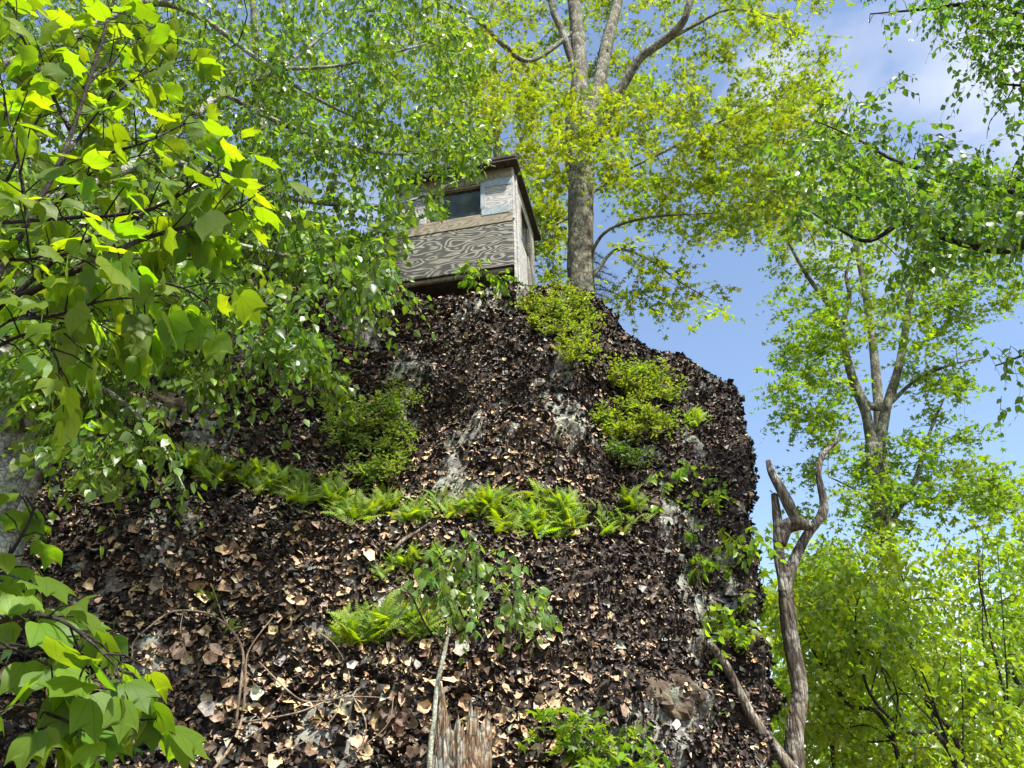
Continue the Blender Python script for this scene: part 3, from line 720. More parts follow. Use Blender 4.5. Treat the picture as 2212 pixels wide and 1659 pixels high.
t.limb(pts([(1925,870,Y),(1980,820,Y-.2),(2050,790,Y-.4),(2130,770,Y-.5)]), [.035, .03, .02, .008], 'limb', 7)
t.limb(pts([(1960,690,Y),(2040,660,Y-.2),(2110,640,Y-.3)]), [.03, .022, .008], 'limb', 7)
t.limb(pts([(1905,1120,Y),(1850,1060,Y-.2),(1790,1030,Y-.4)]), [.03, .022, .008], 'limb', 7)
t.limb(pts([(1915,1150,Y),(1975,1040,Y-.2),(2010,930,Y-.2),(2040,860,Y-.3)]), [.04, .035, .025, .01], 'limb', 7)
rg = t.rng
A_ = region(rg, [(1650,440),(1760,330),(1900,330),(2060,330),(2240,400),(2230,640),(2120,700),(2100,830),(2020,900),(1940,780),(1760,780),(1690,640)], 200, 9.8, 12.2)
B_ = region(rg, [(1680,620),(1800,700),(1830,860),(1790,940),(1680,910),(1670,760)], 48, 9.8, 12)
C_ = region(rg, [(1720,960),(1960,900),(2110,900),(2150,1010),(2230,1020),(2230,1100),(1990,1120),(1800,1170),(1730,1080)], 85, 9.8, 12)
t.grow(np.concatenate([A_, B_, C_]), .12, .025); t.leaves(np.concatenate([A_, B_, C_]), 56, .36, .35, .75, twigs=False); t.finish(200)
back_maple(at(1925,1500,15.5), 'yellowish maple crown filling in between the two tall maples', [([(1925,1500,15.5),(1905,1000,15.5),(1880,700,15.5),(1840,480,15.4),(1800,250,15.3)], [.16, .12, .09, .06, .03]), ([(1850,520,15.5),(1740,430,15.3),(1640,360,15.2)], [.05, .04, .02]), ([(1850,520,15.5),(1890,430,15.3),(1920,380,15.2)], [.05, .04, .02])],
    [([(1560,250),(1760,160),(1860,330),(1950,360),(1950,470),(1700,520),(1580,440)], 85), ([(1620,420),(1760,420),(1700,540),(1600,540)], 12)], 41, (0.18, 0.22, 0.010), .15, 34, (14, 17), .5)
print('t3', time.time()-T0)

# --- birch reaching in from the left
base = np.array([-2.75, 3.75, 0.0])
BG = (0.115, 0.205, 0.022)
t = Tree('birch_tree', 'birch with lichen-mottled trunk, its drooping boughs hiding the rock beside the blind', 'tree', base, M['bark_birch'], 'birch', 51, 0.072, BG, .16)
t.limb(np.array([[-2.75,3.75,-.1],[-2.72,3.8,1.0],[-2.62,3.85,2.0],at(8,1120,3.95),at(22,920,3.95),at(-30,720,3.95),at(-110,450,3.95),at(-170,150,4.0),at(-220,-150,4.1)]), [.15, .135, .125, .12, .115, .11, .10, .085, .06], 'trunk', 20, .08, 8)
t.limb(pts([(25,1150,3.85),(95,1010,3.75),(160,900,3.7),(190,800,3.7),(230,700,3.7)]), [.028, .026, .022, .018, .010], 'limb', 8)
for P_, r in [([(-120,480,4.0),(150,420,4.0),(330,330,4.1),(480,200,4.3),(600,150,4.5),(720,60,4.7)], [.045, .04, .034, .028, .022, .010]),
              ([(-160,200,4.0),(120,100,4.2),(300,10,4.4),(420,30,4.5),(560,130,4.6),(680,210,4.7),(800,270,4.9)], [.045, .04, .034, .028, .022, .018, .008]),
              ([(-20,740,3.95),(200,600,3.8),(400,520,3.8),(560,540,4.0),(700,570,4.2),(840,590,4.4)], [.035, .03, .025, .018, .013, .006]),
              ([(200,600,3.8),(350,650,3.7),(480,690,3.7),(600,760,3.75),(690,840,3.8)], [.02, .018, .014, .010, .005]),
              ([(330,330,4.1),(520,400,4.3),(700,440,4.6),(860,440,4.8),(990,390,5.0)], [.026, .022, .017, .012, .006]),
              ([(480,200,4.3),(640,280,4.5),(820,330,4.8),(960,330,5.0),(1070,360,5.2)], [.022, .02, .016, .011, .005]),
              ([(600,150,4.5),(740,140,4.7),(900,100,5.0),(1010,70,5.2)], [.018, .015, .011, .005]),
              ([(20,880,3.9),(180,830,3.6),(280,880,3.5),(350,960,3.5),(400,1060,3.5)], [.018, .014, .010, .007, .003])]:
    t.limb(pts(P_), r, 'limb', 7, .1, 6)
rg = t.rng
A_ = region(rg, [(-60,-110),(960,-110),(1030,100),(1060,260),(1085,390),(1000,370),(940,440),(870,420),(760,480),(560,420),(400,400),(200,420),(-60,380)], 450, 3.9, 5.6)
B_ = region(rg, [(380,420),(560,430),(760,500),(900,430),(960,440),(900,560),(800,600),(760,560),(560,560),(440,520)], 115, 3.7, 5.2)
C_ = region(rg, [(0,700),(300,640),(480,560),(640,590),(760,580),(860,590),(840,620),(730,640),(660,640),(700,760),(720,830),(640,780),(520,720),(480,860),(330,740),(260,900),(120,860),(0,860)], 150, 3.3, 4.1)
E0 = region(rg, [(-60,330),(250,360),(420,480),(360,640),(0,700),(-60,600)], 85, 3.3, 4.6)
D_ = region(rg, [(250,900),(330,880),(350,930),(310,990),(230,960)], 9, 3.3, 3.6)
D2 = region(rg, [(60,880),(200,880),(220,980),(120,960)], 7, 3.3, 3.7)
D3 = at(np.array([380, 395, 400, 590, 690, 710, 1040, 1065, 955]), np.array([960, 1010, 1050, 905, 800, 840, 375, 395, 400]), np.array([3.5, 3.5, 3.5, 3.7, 3.75, 3.75, 5.0, 5.1, 4.9]))
t.clear = [([(965,395),(1045,385),(1060,330),(1110,340),(1180,560),(1130,640),(890,640),(885,500),(905,465),(970,470)], .0), ([(850,480),(895,480),(895,620),(850,620)], .3), ([(862,405),(918,405),(918,462),(862,462)], .15)]
ALL = np.concatenate([A_, B_, C_, D_, D2, E0]); ALL = ALL[~inpoly(*proj(ALL)[:2], [(960,380),(1050,370),(1110,340),(1180,560),(1120,640),(880,640),(880,460),(960,460)])]; ALL = np.concatenate([ALL, D3]); t.grow(ALL, .10, .014, -.05)
t.leaves(np.concatenate([A_, B_, E0]), 42, .24, .85, .4, .75)
t.leaves(np.concatenate([C_, D_, D2]), 30, .20, .95, .4, .75)
t.leaves(D3, 12, .13, 1.1, .3, .7)
t.finish(295, M['bark_dark'])
print('t4', time.time()-T0)

back_maple(at(560,560,8.6), 'green maple on the crest behind the birch boughs, left of the blind', [([(560,620,8.6),(565,430,8.6),(560,200,8.7),(540,-80,8.8)], [.12, .10, .08, .04]), ([(562,380,8.6),(660,250,8.4),(760,120,8.3)], [.05, .04, .015]), ([(562,400,8.6),(440,280,8.4),(330,160,8.3)], [.05, .04, .015]), ([(562,330,8.6),(720,330,8.3),(860,330,8.2)], [.04, .03, .012])],
    [([(60,-110),(950,-110),(980,300),(860,400),(640,440),(420,420),(250,300)], 190)], 22, (0.13, 0.205, 0.016), .105, 34, (7.6, 9.6), .34)
# --- birch reaching in from the right
base = np.array([5.3, 4.6, 0.0])
t = Tree('birch_tree', 'birch bough of dark green leaves overhanging from the upper right corner', 'tree', base, M['bark_dark'], 'birch', 61, 0.075, (0.082, 0.165, 0.02), .15)
t.limb(np.array([[5.3,4.6,-.1],[5.2,4.6,2],[5.05,4.6,4],[4.9,4.6,6],[4.7,4.5,8],[4.6,4.5,9.5]]), [.13, .12, .11, .10, .08, .05], 'trunk', 14)
for P_, r in [([(2480,640,4.6),(2300,500,4.7),(2180,540,4.7),(2060,520,4.7),(1960,480,4.7),(1880,520,4.7),(1820,500,4.7),(1740,450,4.8)], [.05, .04, .032, .026, .02, .016, .010, .005]),
              ([(2400,520,4.6),(2200,420,4.7),(2060,380,4.8),(1940,350,4.8),(1850,300,4.9),(1760,260,4.9)], [.04, .032, .024, .016, .010, .005]),
              ([(2450,200,4.7),(2260,60,4.8),(2120,10,4.9),(2000,20,5.0),(1880,30,5.0)], [.04, .03, .022, .014, .006]),
              ([(2450,300,4.7),(2280,200,4.8),(2150,180,4.9)], [.03, .02, .008]),
              ([(2450,800,4.6),(2260,760,4.7),(2150,790,4.8)], [.02, .012, .005])]:
    t.limb(pts(P_), r, 'limb', 7, .12, 6)
rg = t.rng
A_ = region(rg, [(1660,330),(1760,250),(1880,200),(1950,260),(2060,300),(2290,280),(2290,480),(2120,500),(1960,470),(1880,440),(1800,520),(1720,450)], 105, 4.1, 5.3)
A2 = region(rg, [(1880,440),(2290,470),(2290,560),(2130,520),(2000,560),(1960,640),(1900,560)], 34, 4.2, 5.2)
B_ = region(rg, [(1960,-60),(2290,-60),(2290,290),(2180,280),(2150,210),(2090,170),(2040,60)], 78, 4.1, 5.4)
B2 = region(rg, [(1830,-50),(1990,-50),(2010,40),(1900,60),(1840,40)], 9, 4.6, 5.3)
C_ = region(rg, [(2150,740),(2290,680),(2290,880),(2190,870)], 9, 4.5, 5)
D3 = at(np.array([1900, 1930, 1925, 2030, 2035]), np.array([190, 200, 170, 90, 130]), np.array([4.8]*5))
ALL = np.concatenate([A_, A2, B_, B2, C_, D3]); t.grow(ALL, .10, .012, -.04)
t.leaves(np.concatenate([A_, A2, B_]), 34, .22, .8, .4, .75); t.leaves(np.concatenate([B2, C_, D3]), 13, .16, .9, .4, .75)
t.finish(295)

# --- understory saplings at the lower right
US = [((1990,1850,7.0), [(1990,1900,7.0),(1930,1600,7.0),(1830,1520,7.0),(1770,1430,7.0),(1720,1330,7.0)], 'leafy sapling leaning up toward the dead snag', (0.20, 0.285, 0.016), 'birch'),
      ((2180,1850,6.6), [(2160,1900,6.6),(2060,1640,6.6),(1960,1580,6.6),(1880,1500,6.7),(1850,1380,6.7),(1830,1290,6.7)], 'sapling with long bent dark stem under the twin-stemmed maple', (0.18, 0.27, 0.018), 'birch'),
      ((2150,1850,7.4), [(2120,1900,7.4),(2080,1640,7.4),(2010,1530,7.4),(1975,1440,7.4),(1960,1300,7.4),(1940,1210,7.4)], 'bushy green sapling in the middle of the understory thicket', (0.19, 0.28, 0.016), 'birch'),
      ((2180,1850,7.9), [(2175,1900,7.9),(2170,1640,7.9),(2180,1560,7.9),(2160,1460,7.9),(2130,1330,7.9),(2110,1180,7.9)], 'upright sapling with thin dark stem at the right edge of the thicket', (0.16, 0.255, 0.018), 'birch'),
      ((1800,1850,8.6), [(1800,1900,8.6),(1800,1640,8.6),(1790,1500,8.6),(1770,1380,8.6),(1760,1230,8.6)], 'young maple sapling glowing green right behind the dead snag', (0.15, 0.23, 0.014), 'maple')]
UP_ = [[(1700,1290),(1800,1240),(1880,1380),(1860,1560),(1760,1600),(1725,1430)], [(1760,1180),(1940,1180),(1990,1330),(1950,1500),(1800,1420)], [(1880,1130),(2090,1160),(2100,1400),(2000,1540),(1900,1400)], [(2040,1150),(2290,1080),(2290,1560),(2100,1560)], [(1650,1290),(1780,1150),(1860,1180),(1860,1330),(1730,1400)]]
for k, ((bx, by, bY), st, lab, colr, lf) in enumerate(US):
    b0 = at(bx, by, bY).copy(); b0[2] = 0
    t = Tree('sapling', lab, 'sapling', b0, M['bark_dark'], lf, 70+k, 0.075 if lf == 'birch' else .10, colr, .16, 'saplings of the right-hand thicket')
    SP = pts(st); SP[0] = b0+np.array([0, 0, -.05])
    t.limb(SP, [.026, .022, .017, .013, .009, .005], 'trunk', 8, .12, 6)
    rg = t.rng
    for q in range(7):
        s0 = SP[rg.integers(1, len(SP)-1)]; e = region(rg, UP_[k], 1, bY-.4, bY+.5)[0]
        t.limb(np.array([s0, s0*.6+e*.4+rg.normal(0, .08, 3), e]), [.009, .007, .003], 'limb', 6, .1, 5)
    X = region(rg, UP_[k], 105, bY-.5, bY+2.2)
    low = region(rg, [(1740,1540),(2290,1500),(2290,1720),(1780,1720)], 34, bY-.5, bY+2.0)
    X = np.concatenate([X, low]); t.grow(X, .12, .012)
    t.leaves(X, 34, .26, .6, .5, .8, twigs=False); t.finish(110)
# far woods seen as one mass
rg = np.random.default_rng(5)
woods = tag(link('distant_woods', None, None, (6, 24, 0)), 'mass of green woodland foliage far behind the thicket', 'woods', kind='stuff')
n = 26000
az = rg.uniform(-0.2, 0.75, n); dd = rg.uniform(15, 26, n); P = np.stack([np.sin(az)*dd, np.cos(az)*dd, rg.beta(1.6, 1.6, n)*(5.6+1.2*np.sin(az*23)+.8*np.sin(az*57))], -1)
D = unit(rg.normal(0, 1, (n, 3))+[0, 0, -.6]); Nn = unit(rg.normal(0, .6, (n, 3))+[0, 0, .8]); Nn = unit(Nn-D*(Nn*D).sum(1, keepdims=True))
frames_to_mesh('foliage', maple_t, P, np.cross(D, Nn), D, Nn, rg.uniform(.16, .30, n), np.array([.16, .245, .016])*np.exp(rg.normal(0, .25, (n, 1))), M['maple_col'], woods)
wt = MB()
for k in range(40):
    a_ = rg.uniform(-.1, .72); d_ = rg.uniform(15, 24); x_, y_ = math.sin(a_)*d_, math.cos(a_)*d_
    wt.tube(np.array([[x_, y_, -.1], [x_+rg.normal(0, .2), y_, 2.2], [x_+rg.normal(0, .5), y_, 4.6]]), [.07, .05, .02], 5)
wt.build('trunks', M['bark_dark'], woods, kind='stuff')
print('t5', time.time()-T0)

# ------------------------------------------------------------------ near striped maple (large leaves) on the left
def big_leaf_plant(name, label, base, trunk, twigs, seed, size, colour, per=1.0, step=0.14):
    root = thing(name, label, 'sapling', base); r = np.random.default_rng(seed)
    mb = MB(); tr = cr(np.asarray(trunk), 6); mb.tube(tr, [.03, .022, .018], 10, .08); mb.build('trunk', M['bark_dark'], root)
    LP, LD, LN, LS, LC = [], [], [], [], []
    pet = MB()
    for P_, r0 in twigs:
        C = cr(pts(P_), 10); b = MB(); b.tube(C, [r0, r0*.35], 7, .08); b.build('branch', M['bark_dark'], root)
        seg = np.linalg.norm(np.diff(C, axis=0), axis=1); sl_ = np.concatenate([[0], np.cumsum(seg)]); Tn = unit(np.gradient(C, axis=0))
        stops = np.arange(sl_[-1]*0.22, sl_[-1], step)
        for d_ in list(stops)+[sl_[-1]]:
            p = np.array([np.interp(d_, sl_, C[:, k]) for k in range(3)]); tg = np.array([np.interp(d_, sl_, Tn[:, k]) for k in range(3)])
            sd = unit(np.cross(tg, [0, 0, 1.0]))
            last = d_ >= sl_[-1]-1e-6
            for s_ in ((-1, 1, 0) if last else (-1, 1)):
                if r.random() > per: continue
                # short spur with a pair of leaves
                spl = r.uniform(.03, .20)*(0.4 if last else 1)
                dr = unit(sd*s_*1.0+tg*0.7+r.normal(0, .35, 3)); q = p+dr*spl
                pet.tube(np.array([p, p+dr*spl*.5+[0, 0, .01], q]), [.003, .0018], 4, cap=False)
                for j in range(1 if spl < .09 else 2):
                    ld = unit(dr*.7+r.normal(0, .42, 3)+np.array([0, 0, -.85])); nn = unit(np.array([0, 0, .9])+r.normal(0, .38, 3)); nn = unit(nn-ld*(nn@ld))
                    sz = size*r.uniform(.6, 1.15)
                    LP.append(q+ld*sz*.45); LD.append(ld); LN.append(nn); LS.append(sz)
                    LC.append(np.array(colour)*math.exp(r.normal(0, .22))*np.array([1+r.normal(0, .1), 1, 1]))
    pet.build('twigs', M['bark_dark'], root, kind='stuff')
    D, Nn = np.array(LD), np.array(LN)
    place_objects('leaf', big_meshes, np.array(LP), np.cross(D, Nn), D, Nn, np.array(LS), np.array(LC), root)
    print(name, len(LP))
tw1 = [([(-40,660,2.0),(60,480,2.0),(150,300,2.05),(240,20,2.1),(260,-60,2.1)], .012),
       ([(-30,700,2.0),(120,560,1.95),(230,500,1.95),(350,440,2.0),(470,380,2.05)], .010),
       ([(10,480,2.0),(150,470,1.9),(280,460,1.9),(390,420,1.95),(480,320,2.0)], .008),
       ([(-40,680,1.9),(150,590,1.85),(300,520,1.9),(400,490,1.95),(520,450,2.05)], .012),
       ([(120,370,2.05),(230,220,2.1),(330,150,2.2),(400,130,2.2)], .007),
       ([(150,280,2.05),(90,160,2.0),(40,60,2.0),(20,-40,2.0)], .008),
       ([(60,480,2.0),(40,350,1.9),(10,230,1.85)], .007),
       ([(170,580,1.85),(290,600,1.8),(390,620,1.8),(440,650,1.85)], .007),
       ([(20,690,1.95),(120,680,1.8),(220,650,1.8),(330,640,1.85)], .007),
       ([(-30,760,1.9),(70,720,1.8),(120,770,1.8),(130,830,1.8)], .006),
       ([(180,190,2.1),(270,110,2.2),(330,60,2.3)], .006),
       ([(240,330,2.0),(330,300,2.0),(430,250,2.1)], .006),
       ([(-30,560,1.9),(60,560,1.8),(150,540,1.8),(250,570,1.8)], .006)]
hi = [tw1[k] for k in (0, 2, 4, 5, 6, 10, 11)]+[([(60,480,2.0),(120,440,2.15),(220,360,2.2),(330,330,2.2)], .006), ([(0,420,2.0),(60,300,2.1),(110,200,2.15),(150,90,2.2)], .006)]
lo = [tw1[k] for k in (1, 3, 7, 8, 9, 12)]+[([(60,640,2.1),(200,560,2.15),(330,560,2.15),(440,560,2.15)], .006), ([(-30,720,2.0),(60,680,2.0),(150,700,2.0),(240,690,2.0)], .005)]
big_leaf_plant('striped_maple', 'broad-leaved striped maple with bright backlit leaves in the upper left corner', np.array([-1.75, 1.9, 0]), np.array([[-1.75,1.9,0],[-1.7,1.95,1.0],at(-150,850,1.95),at(-60,690,1.95),at(-30,640,1.97)]), hi, 3, .090, (0.145, 0.225, 0.012), .97, .071)
big_leaf_plant('striped_maple', 'striped maple boughs spreading below the corner one, over the birch trunk', np.array([-1.9, 1.8, 0]), np.array([[-1.9,1.8,0],[-1.8,1.85,1.0],at(-190,900,1.9),at(-70,730,1.92),at(-30,700,1.95)]), lo, 5, .092, (0.140, 0.22, 0.013), .97, .068)
tw2 = [([(-60,1300,2.0),(20,1200,2.0),(70,1110,2.0),(60,1080,2.0)], .007),
       ([(-60,1360,2.0),(60,1330,1.95),(130,1340,1.95),(200,1390,1.95),(260,1450,1.95)], .007),
       ([(-60,1560,2.0),(50,1540,1.95),(120,1500,1.9),(180,1480,1.9)], .006),
       ([(-60,1520,2.0),(60,1530,1.9),(150,1560,1.9),(200,1590,1.95)], .006),
       ([(-60,1250,2.05),(10,1240,2.0),(60,1260,2.0)], .005),
       ([(-60,1420,2.0),(20,1400,1.9),(90,1430,1.9)], .005)]
big_leaf_plant('striped_maple', 'broad-leaved striped maple sprouting along the lower left edge', np.array([-1.62, 1.95, 0]), np.array([[-1.62,1.95,0],[-1.6,1.97,.8],at(-90,1520,2.0),at(-80,1300,2.02),at(-60,1240,2.03)]), tw2, 8, .098, (0.125, 0.215, 0.02), 0.95, .060)

# ------------------------------------------------------------------ small saplings on and before the rock
base = at(930, 1760, 3.55); base[2] = 0.0
t = Tree('birch_sapling', 'slim birch sapling with lichen-spotted stem standing before the rock', 'sapling', base, M['bark_pale'], 'birch', 81, 0.058, (0.15, 0.25, 0.06), .12)
P_ = t.limb(np.array([base, at(925,1720,3.55), at(938,1560,3.58), at(945,1480,3.6), at(962,1400,3.62), at(975,1340,3.64), at(985,1260,3.66), at(980,1190,3.68)]), [.015, .0125, .0115, .0105, .009, .006, .0045, .0025], 'trunk', 9, .12, 7)
for q in ([(960,1410,3.62),(920,1350,3.58),(890,1290,3.55),(872,1270,3.53)], [(968,1380,3.63),(1040,1340,3.6),(1110,1320,3.6),(1180,1330,3.6)], [(975,1340,3.64),(1060,1270,3.7),(1130,1240,3.7)], [(985,1270,3.66),(1040,1210,3.7),(1090,1180,3.72)]):
    t.limb(pts(q), [.006, .0045, .002], 'limb', 6, .1, 6, mat=M['bark_dark'])
X = region(t.rng, [(870,1260),(930,1200),(990,1150),(1080,1170),(1130,1220),(1190,1290),(1190,1340),(1080,1350),(1000,1330),(900,1300)], 62, 3.45, 3.85)
t.grow(X, .1, .004); t.leaves(X, 9, .10, .9, .5, .55); t.finish(290, M['bark_dark'])

def rock_sapling(name, label, root_px, stem, polys, seed, size, colour, per, leaf='birch', lift=.22, rad=.10, nobj=150, rs=.006, droop=.6, bark='bark_dark'):
    p, nn = cast(*root_px)
    t = Tree(name, label, 'sapling' if 'sapling' in name else 'shrub', p-nn*.02, M[bark], leaf, seed, size, colour, .14)
    SP = [p-nn*.02]
    for i, (x, y) in enumerate(stem):
        q, n2 = cast(x, y); SP.append(q+(CAM-q)/np.linalg.norm(CAM-q)*lift*(.4+.6*(i+1)/len(stem)))
    if len(SP) > 1: t.limb(np.array(SP), [rs, rs*.7, rs*.3], 'trunk', 7, .1, 6)
    else: t.nodes = np.array([p]); t.rad = np.array([rs])
    X = []
    for pl, n_ in polys:
        x, y = sample_poly(t.rng, pl, n_)
        for x_, y_ in zip(x, y):
            q, n2 = cast(x_, y_); v = unit(CAM-q); X.append(q+v*t.rng.uniform(.35, 1.0)*lift)
    X = np.array(X); t.grow(X, .12, rs*.7); t.leaves(X, per, rad, droop, .5, .7); t.finish(nobj)
    return t
rock_sapling('birch_sapling', 'yellow-green sapling rooted beside the leaning log, climbing the rock edge', (1548,1420), [(1530,1330),(1500,1200),(1500,1100),(1495,1030)],
    [([(1385,1010),(1470,990),(1560,1000),(1575,1070),(1500,1110),(1420,1090)], 15), ([(1470,1130),(1640,1130),(1640,1190),(1560,1230),(1480,1220)], 16), ([(1540,1290),(1650,1290),(1600,1400),(1560,1430),(1525,1320)], 17)], 91, .07, (0.17, 0.27, 0.02), 12, lift=.20, rad=.11)
rock_sapling('maple_sapling', 'small bright maple sapling at the foot of the rock beside the stump', (1330,1655), [(1270,1600),(1210,1540)],
    [([(1150,1540),(1200,1515),(1250,1540),(1290,1590),(1320,1650),(1250,1655),(1220,1590)], 20), ([(1310,1635),(1420,1640),(1420,1670),(1320,1670)], 6)], 92, .085, (0.16, 0.26, 0.016), 10, 'maple', .25, .10, 150, .006, .3)
rock_sapling('leafy_sapling', 'sparse little sapling below the bare brown stones', (1300,1650), [(1310,1590),(1320,1540)], [([(1300,1535),(1350,1530),(1430,1590),(1400,1620),(1330,1600),(1290,1590)], 10)], 93, .055, (0.14, 0.235, 0.02), 8, 'birch', .15, .09, 60, .004)
rock_sapling('leafy_sapling', 'bright green sprig growing up before the blind floor', (1050,640), [(1045,600),(1030,560)], [([(985,600),(1000,570),(1020,540),(1050,560),(1120,590),(1110,610),(1060,600),(1010,605)], 13)], 94, .07, (0.15, 0.25, 0.016), 10, 'birch', .25, .12, 100, .006)
rock_sapling('leafy_sapling', 'tiny leafy seedling near the bottom of the lichened face', (280,1645), [(300,1625)], [([(250,1625),(320,1590),(335,1610),(290,1650)], 5)], 95, .05, (0.07, 0.16, 0.025), 7, 'birch', .1, .06, 40, .003)

# ------------------------------------------------------------------ shrubs on the rock
SH = [('rounded azalea shrub growing above the fern ledge', (800,1030), [([(700,880),(760,860),(860,900),(900,960),(870,1010),(840,1050),(760,1020),(710,960)], 58)], (0.15, 0.225, 0.045)),
      ('low azalea shrub spilling down the crest below the maple trunk', (1220,690), [([(1130,640),(1200,590),(1260,640),(1290,700),(1285,780),(1240,780),(1190,720),(1140,680)], 66)], (0.19, 0.26, 0.035)),
      ('spreading azalea shrub on the right shoulder of the rock', (1380,870), [([(1290,790),(1380,780),(1450,800),(1455,860),(1430,870),(1350,850)], 40)], (0.19, 0.26, 0.035)),
      ('azalea shrub rooted in the dark cleft of the right shoulder', (1340,980), [([(1280,880),(1360,870),(1430,880),(1480,900),(1420,940),(1340,950),(1295,930)], 40)], (0.20, 0.27, 0.035)),
      ('small azalea clump a little above the rounded shrub', (850,890), [([(800,860),(840,845),(890,860),(880,890),(830,890)], 12)], (0.13, 0.20, 0.035)),
      ('dark little shrub tucked in the cleft under the azaleas', (1350,990), [([(1310,960),(1400,970),(1420,1000),(1340,1000)], 9)], (0.08, 0.14, 0.03))]
for k, (lab, rp_, pl, colr) in enumerate(SH):
    rock_sapling('azalea_shrub', lab, rp_, [], pl, 110+k, .050, colr, 44, 'oval', .26, .10, 0, .008, -.2)

# ------------------------------------------------------------------ ferns
fern_meshes = []
for k in range(5):
    r = np.random.default_rng(300+k); V = []; F = []
    n = 10; arch = r.uniform(.35, .9)
    def rach(f): return np.array([0.04*math.sin(3*f+k), math.sin(arch*f*1.6)/(arch*1.6), (math.cos(arch*f*1.6)-1)/(arch*1.6)])
    for i in range(n):
        f0 = .12+.88*i/n; wdt = .21*math.sin(math.pi*min(1, .18+.86*f0))**.8*(1.15-f0*.5)
        p0, p1, pm = rach(f0), rach(f0+.88/n*.95), rach(f0+.88/n*.6)
        for s_ in (-1, 1):
            tip = pm+np.array([s_*wdt, .035, -.25*wdt+r.uniform(-.02, .02)]); b = len(V)
            V += [p0, p1, tip+np.array([-s_*wdt*.25, .02, 0]), tip]
            F += [[b, b+1, b+2], [b, b+2, b+3]] if s_ > 0 else [[b, b+2, b+1], [b, b+3, b+2]]
    b = len(V); tip = rach(1.08); V += [rach(.9)+[-.02, 0, 0], rach(.9)+[.02, 0, 0], tip, [-.006, 0, 0], [.006, 0, 0], rach(.3)]; F += [[b, b+1, b+2], [b+3, b+4, b+5]]
    fern_meshes.append(mesh_from('fern_frond', np.array(V), np.array(F), M['fern_obj'], False))
def fern_patch(label, line, hpx, n, size, seed, tone=1.0, name='rock_fern', colour=(0.22, 0.32, 0.012)):
    r = np.random.default_rng(seed); Lp = cr(np.array(line, float), 12); p0, n0 = cast(*Lp[len(Lp)//2])
    root = thing(name, label, 'fern', p0, 'ferns on the rock')
    P, X, Yv, Z, sz, C = [], [], [], [], [], []
    hpx = hpx*.75; cl = [Lp[r.integers(len(Lp))]+np.array([r.normal(0, 5), r.uniform(-.25, 1)*hpx]) for _ in range(max(3, n//7))]; cs = r.uniform(.65, 1.25, len(cl))
    for i in range(min(295, int(n*2.4))):
        ci = r.integers(len(cl)); q = cl[ci]+r.normal(0, 7, 2); dy = r.uniform(0, .35); p, nn = cast(q[0]+r.uniform(-8, 8), q[1]+hpx*dy)
        out = unit(nn*np.array([1, 1, .3])); ax = r.normal(0, .75)
        sdv = unit(np.cross([0, 0, 1.0], out)); dv_ = unit(np.array([0, 0, 1.0])*(1.0-.9*dy)+out*(.55+.3*dy)+sdv*ax+np.array([0, 0, -.2*dy]))
        zz_ = unit(np.cross(np.cross(dv_, out), dv_)*-1+r.normal(0, .25, 3)); zz_ = unit(np.array([0, 0, .5])+out*.6+r.normal(0, .3, 3)); zz_ = unit(zz_-dv_*(zz_@dv_))
        P.append(p); Yv.append(dv_); Z.append(zz_); X.append(np.cross(dv_, zz_)); sz.append(size*.86*cs[ci]*r.uniform(.55, 1.15))
        C.append(np.array(colour)*tone*math.exp(r.normal(0, .22))*np.array([1+r.normal(0, .12), 1, 1])*(1-.15*dy))
    place_objects('frond', fern_meshes, np.array(P), np.array(X), np.array(Yv), np.array(Z), np.array(sz), np.array(C), root)
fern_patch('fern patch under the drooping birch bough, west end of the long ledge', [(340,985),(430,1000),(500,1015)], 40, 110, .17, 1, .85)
fern_patch('fern patch spilling over the ledge left of the rounded azalea', [(500,1010),(580,1030),(660,1060)], 45, 120, .17, 2, .95)
fern_patch('thick fern patch on the ledge directly below the rounded azalea', [(660,1050),(740,1075),(800,1090)], 55, 120, .17, 3)
fern_patch('thin end of the fern ledge beside the pale stick', [(800,1085),(850,1095),(900,1105)], 25, 60, .15, 4)
fern_patch('fern patch on the ledge above the pale stick, middle of the rock', [(915,1090),(1000,1085),(1090,1095)], 35, 110, .16, 5)
fern_patch('dense yellow-green fern patch over the slim birch sapling', [(1090,1140),(1190,1120),(1280,1110),(1380,1140)], 45, 200, .17, 6, 1.1)
fern_patch('short fern strip joining the ledge to the dense patch', [(1110,1095),(1180,1080),(1250,1090)], 20, 60, .15, 14, 1.1)
fern_patch('low fern patch just below the pale stick', [(820,1225),(890,1205),(975,1200)], 30, 90, .13, 7, .95)
fern_patch('bushy bright fern clump beside the slim sapling stem', [(750,1350),(830,1345),(920,1355)], 50, 150, .19, 8, 1.05)
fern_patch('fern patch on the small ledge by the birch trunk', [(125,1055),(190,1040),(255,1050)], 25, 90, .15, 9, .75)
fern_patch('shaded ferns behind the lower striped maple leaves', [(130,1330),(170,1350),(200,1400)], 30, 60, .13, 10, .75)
fern_patch('small fern tuft at the left top of the rounded azalea', [(700,880),(735,870),(770,885)], 10, 26, .14, 11)
fern_patch('lone fern tuft high on the lichened face', [(730,825),(750,820)], 10, 12, .12, 12)
fern_patch('yellow fern tuft at the end of the right shoulder shrubs', [(1445,905),(1480,905),(1505,912)], 8, 30, .15, 13, 1.15)
fern_patch('fern tuft in the cleft right of the dense patch', [(1325,1075),(1350,1085),(1370,1095)], 10, 20, .15, 15, .9)
fern_patch('little fern sprig by the dead vine', [(440,1280),(455,1290)], 25, 14, .11, 16)
fern_patch('tiny fern tuft low on the leaf-strewn face', [(480,1340),(490,1350)], 12, 8, .10, 17)
fern_patch('fern tuft at the foot of the leaning log', [(1552,1520),(1560,1540)], 20, 12, .10, 18, .9)
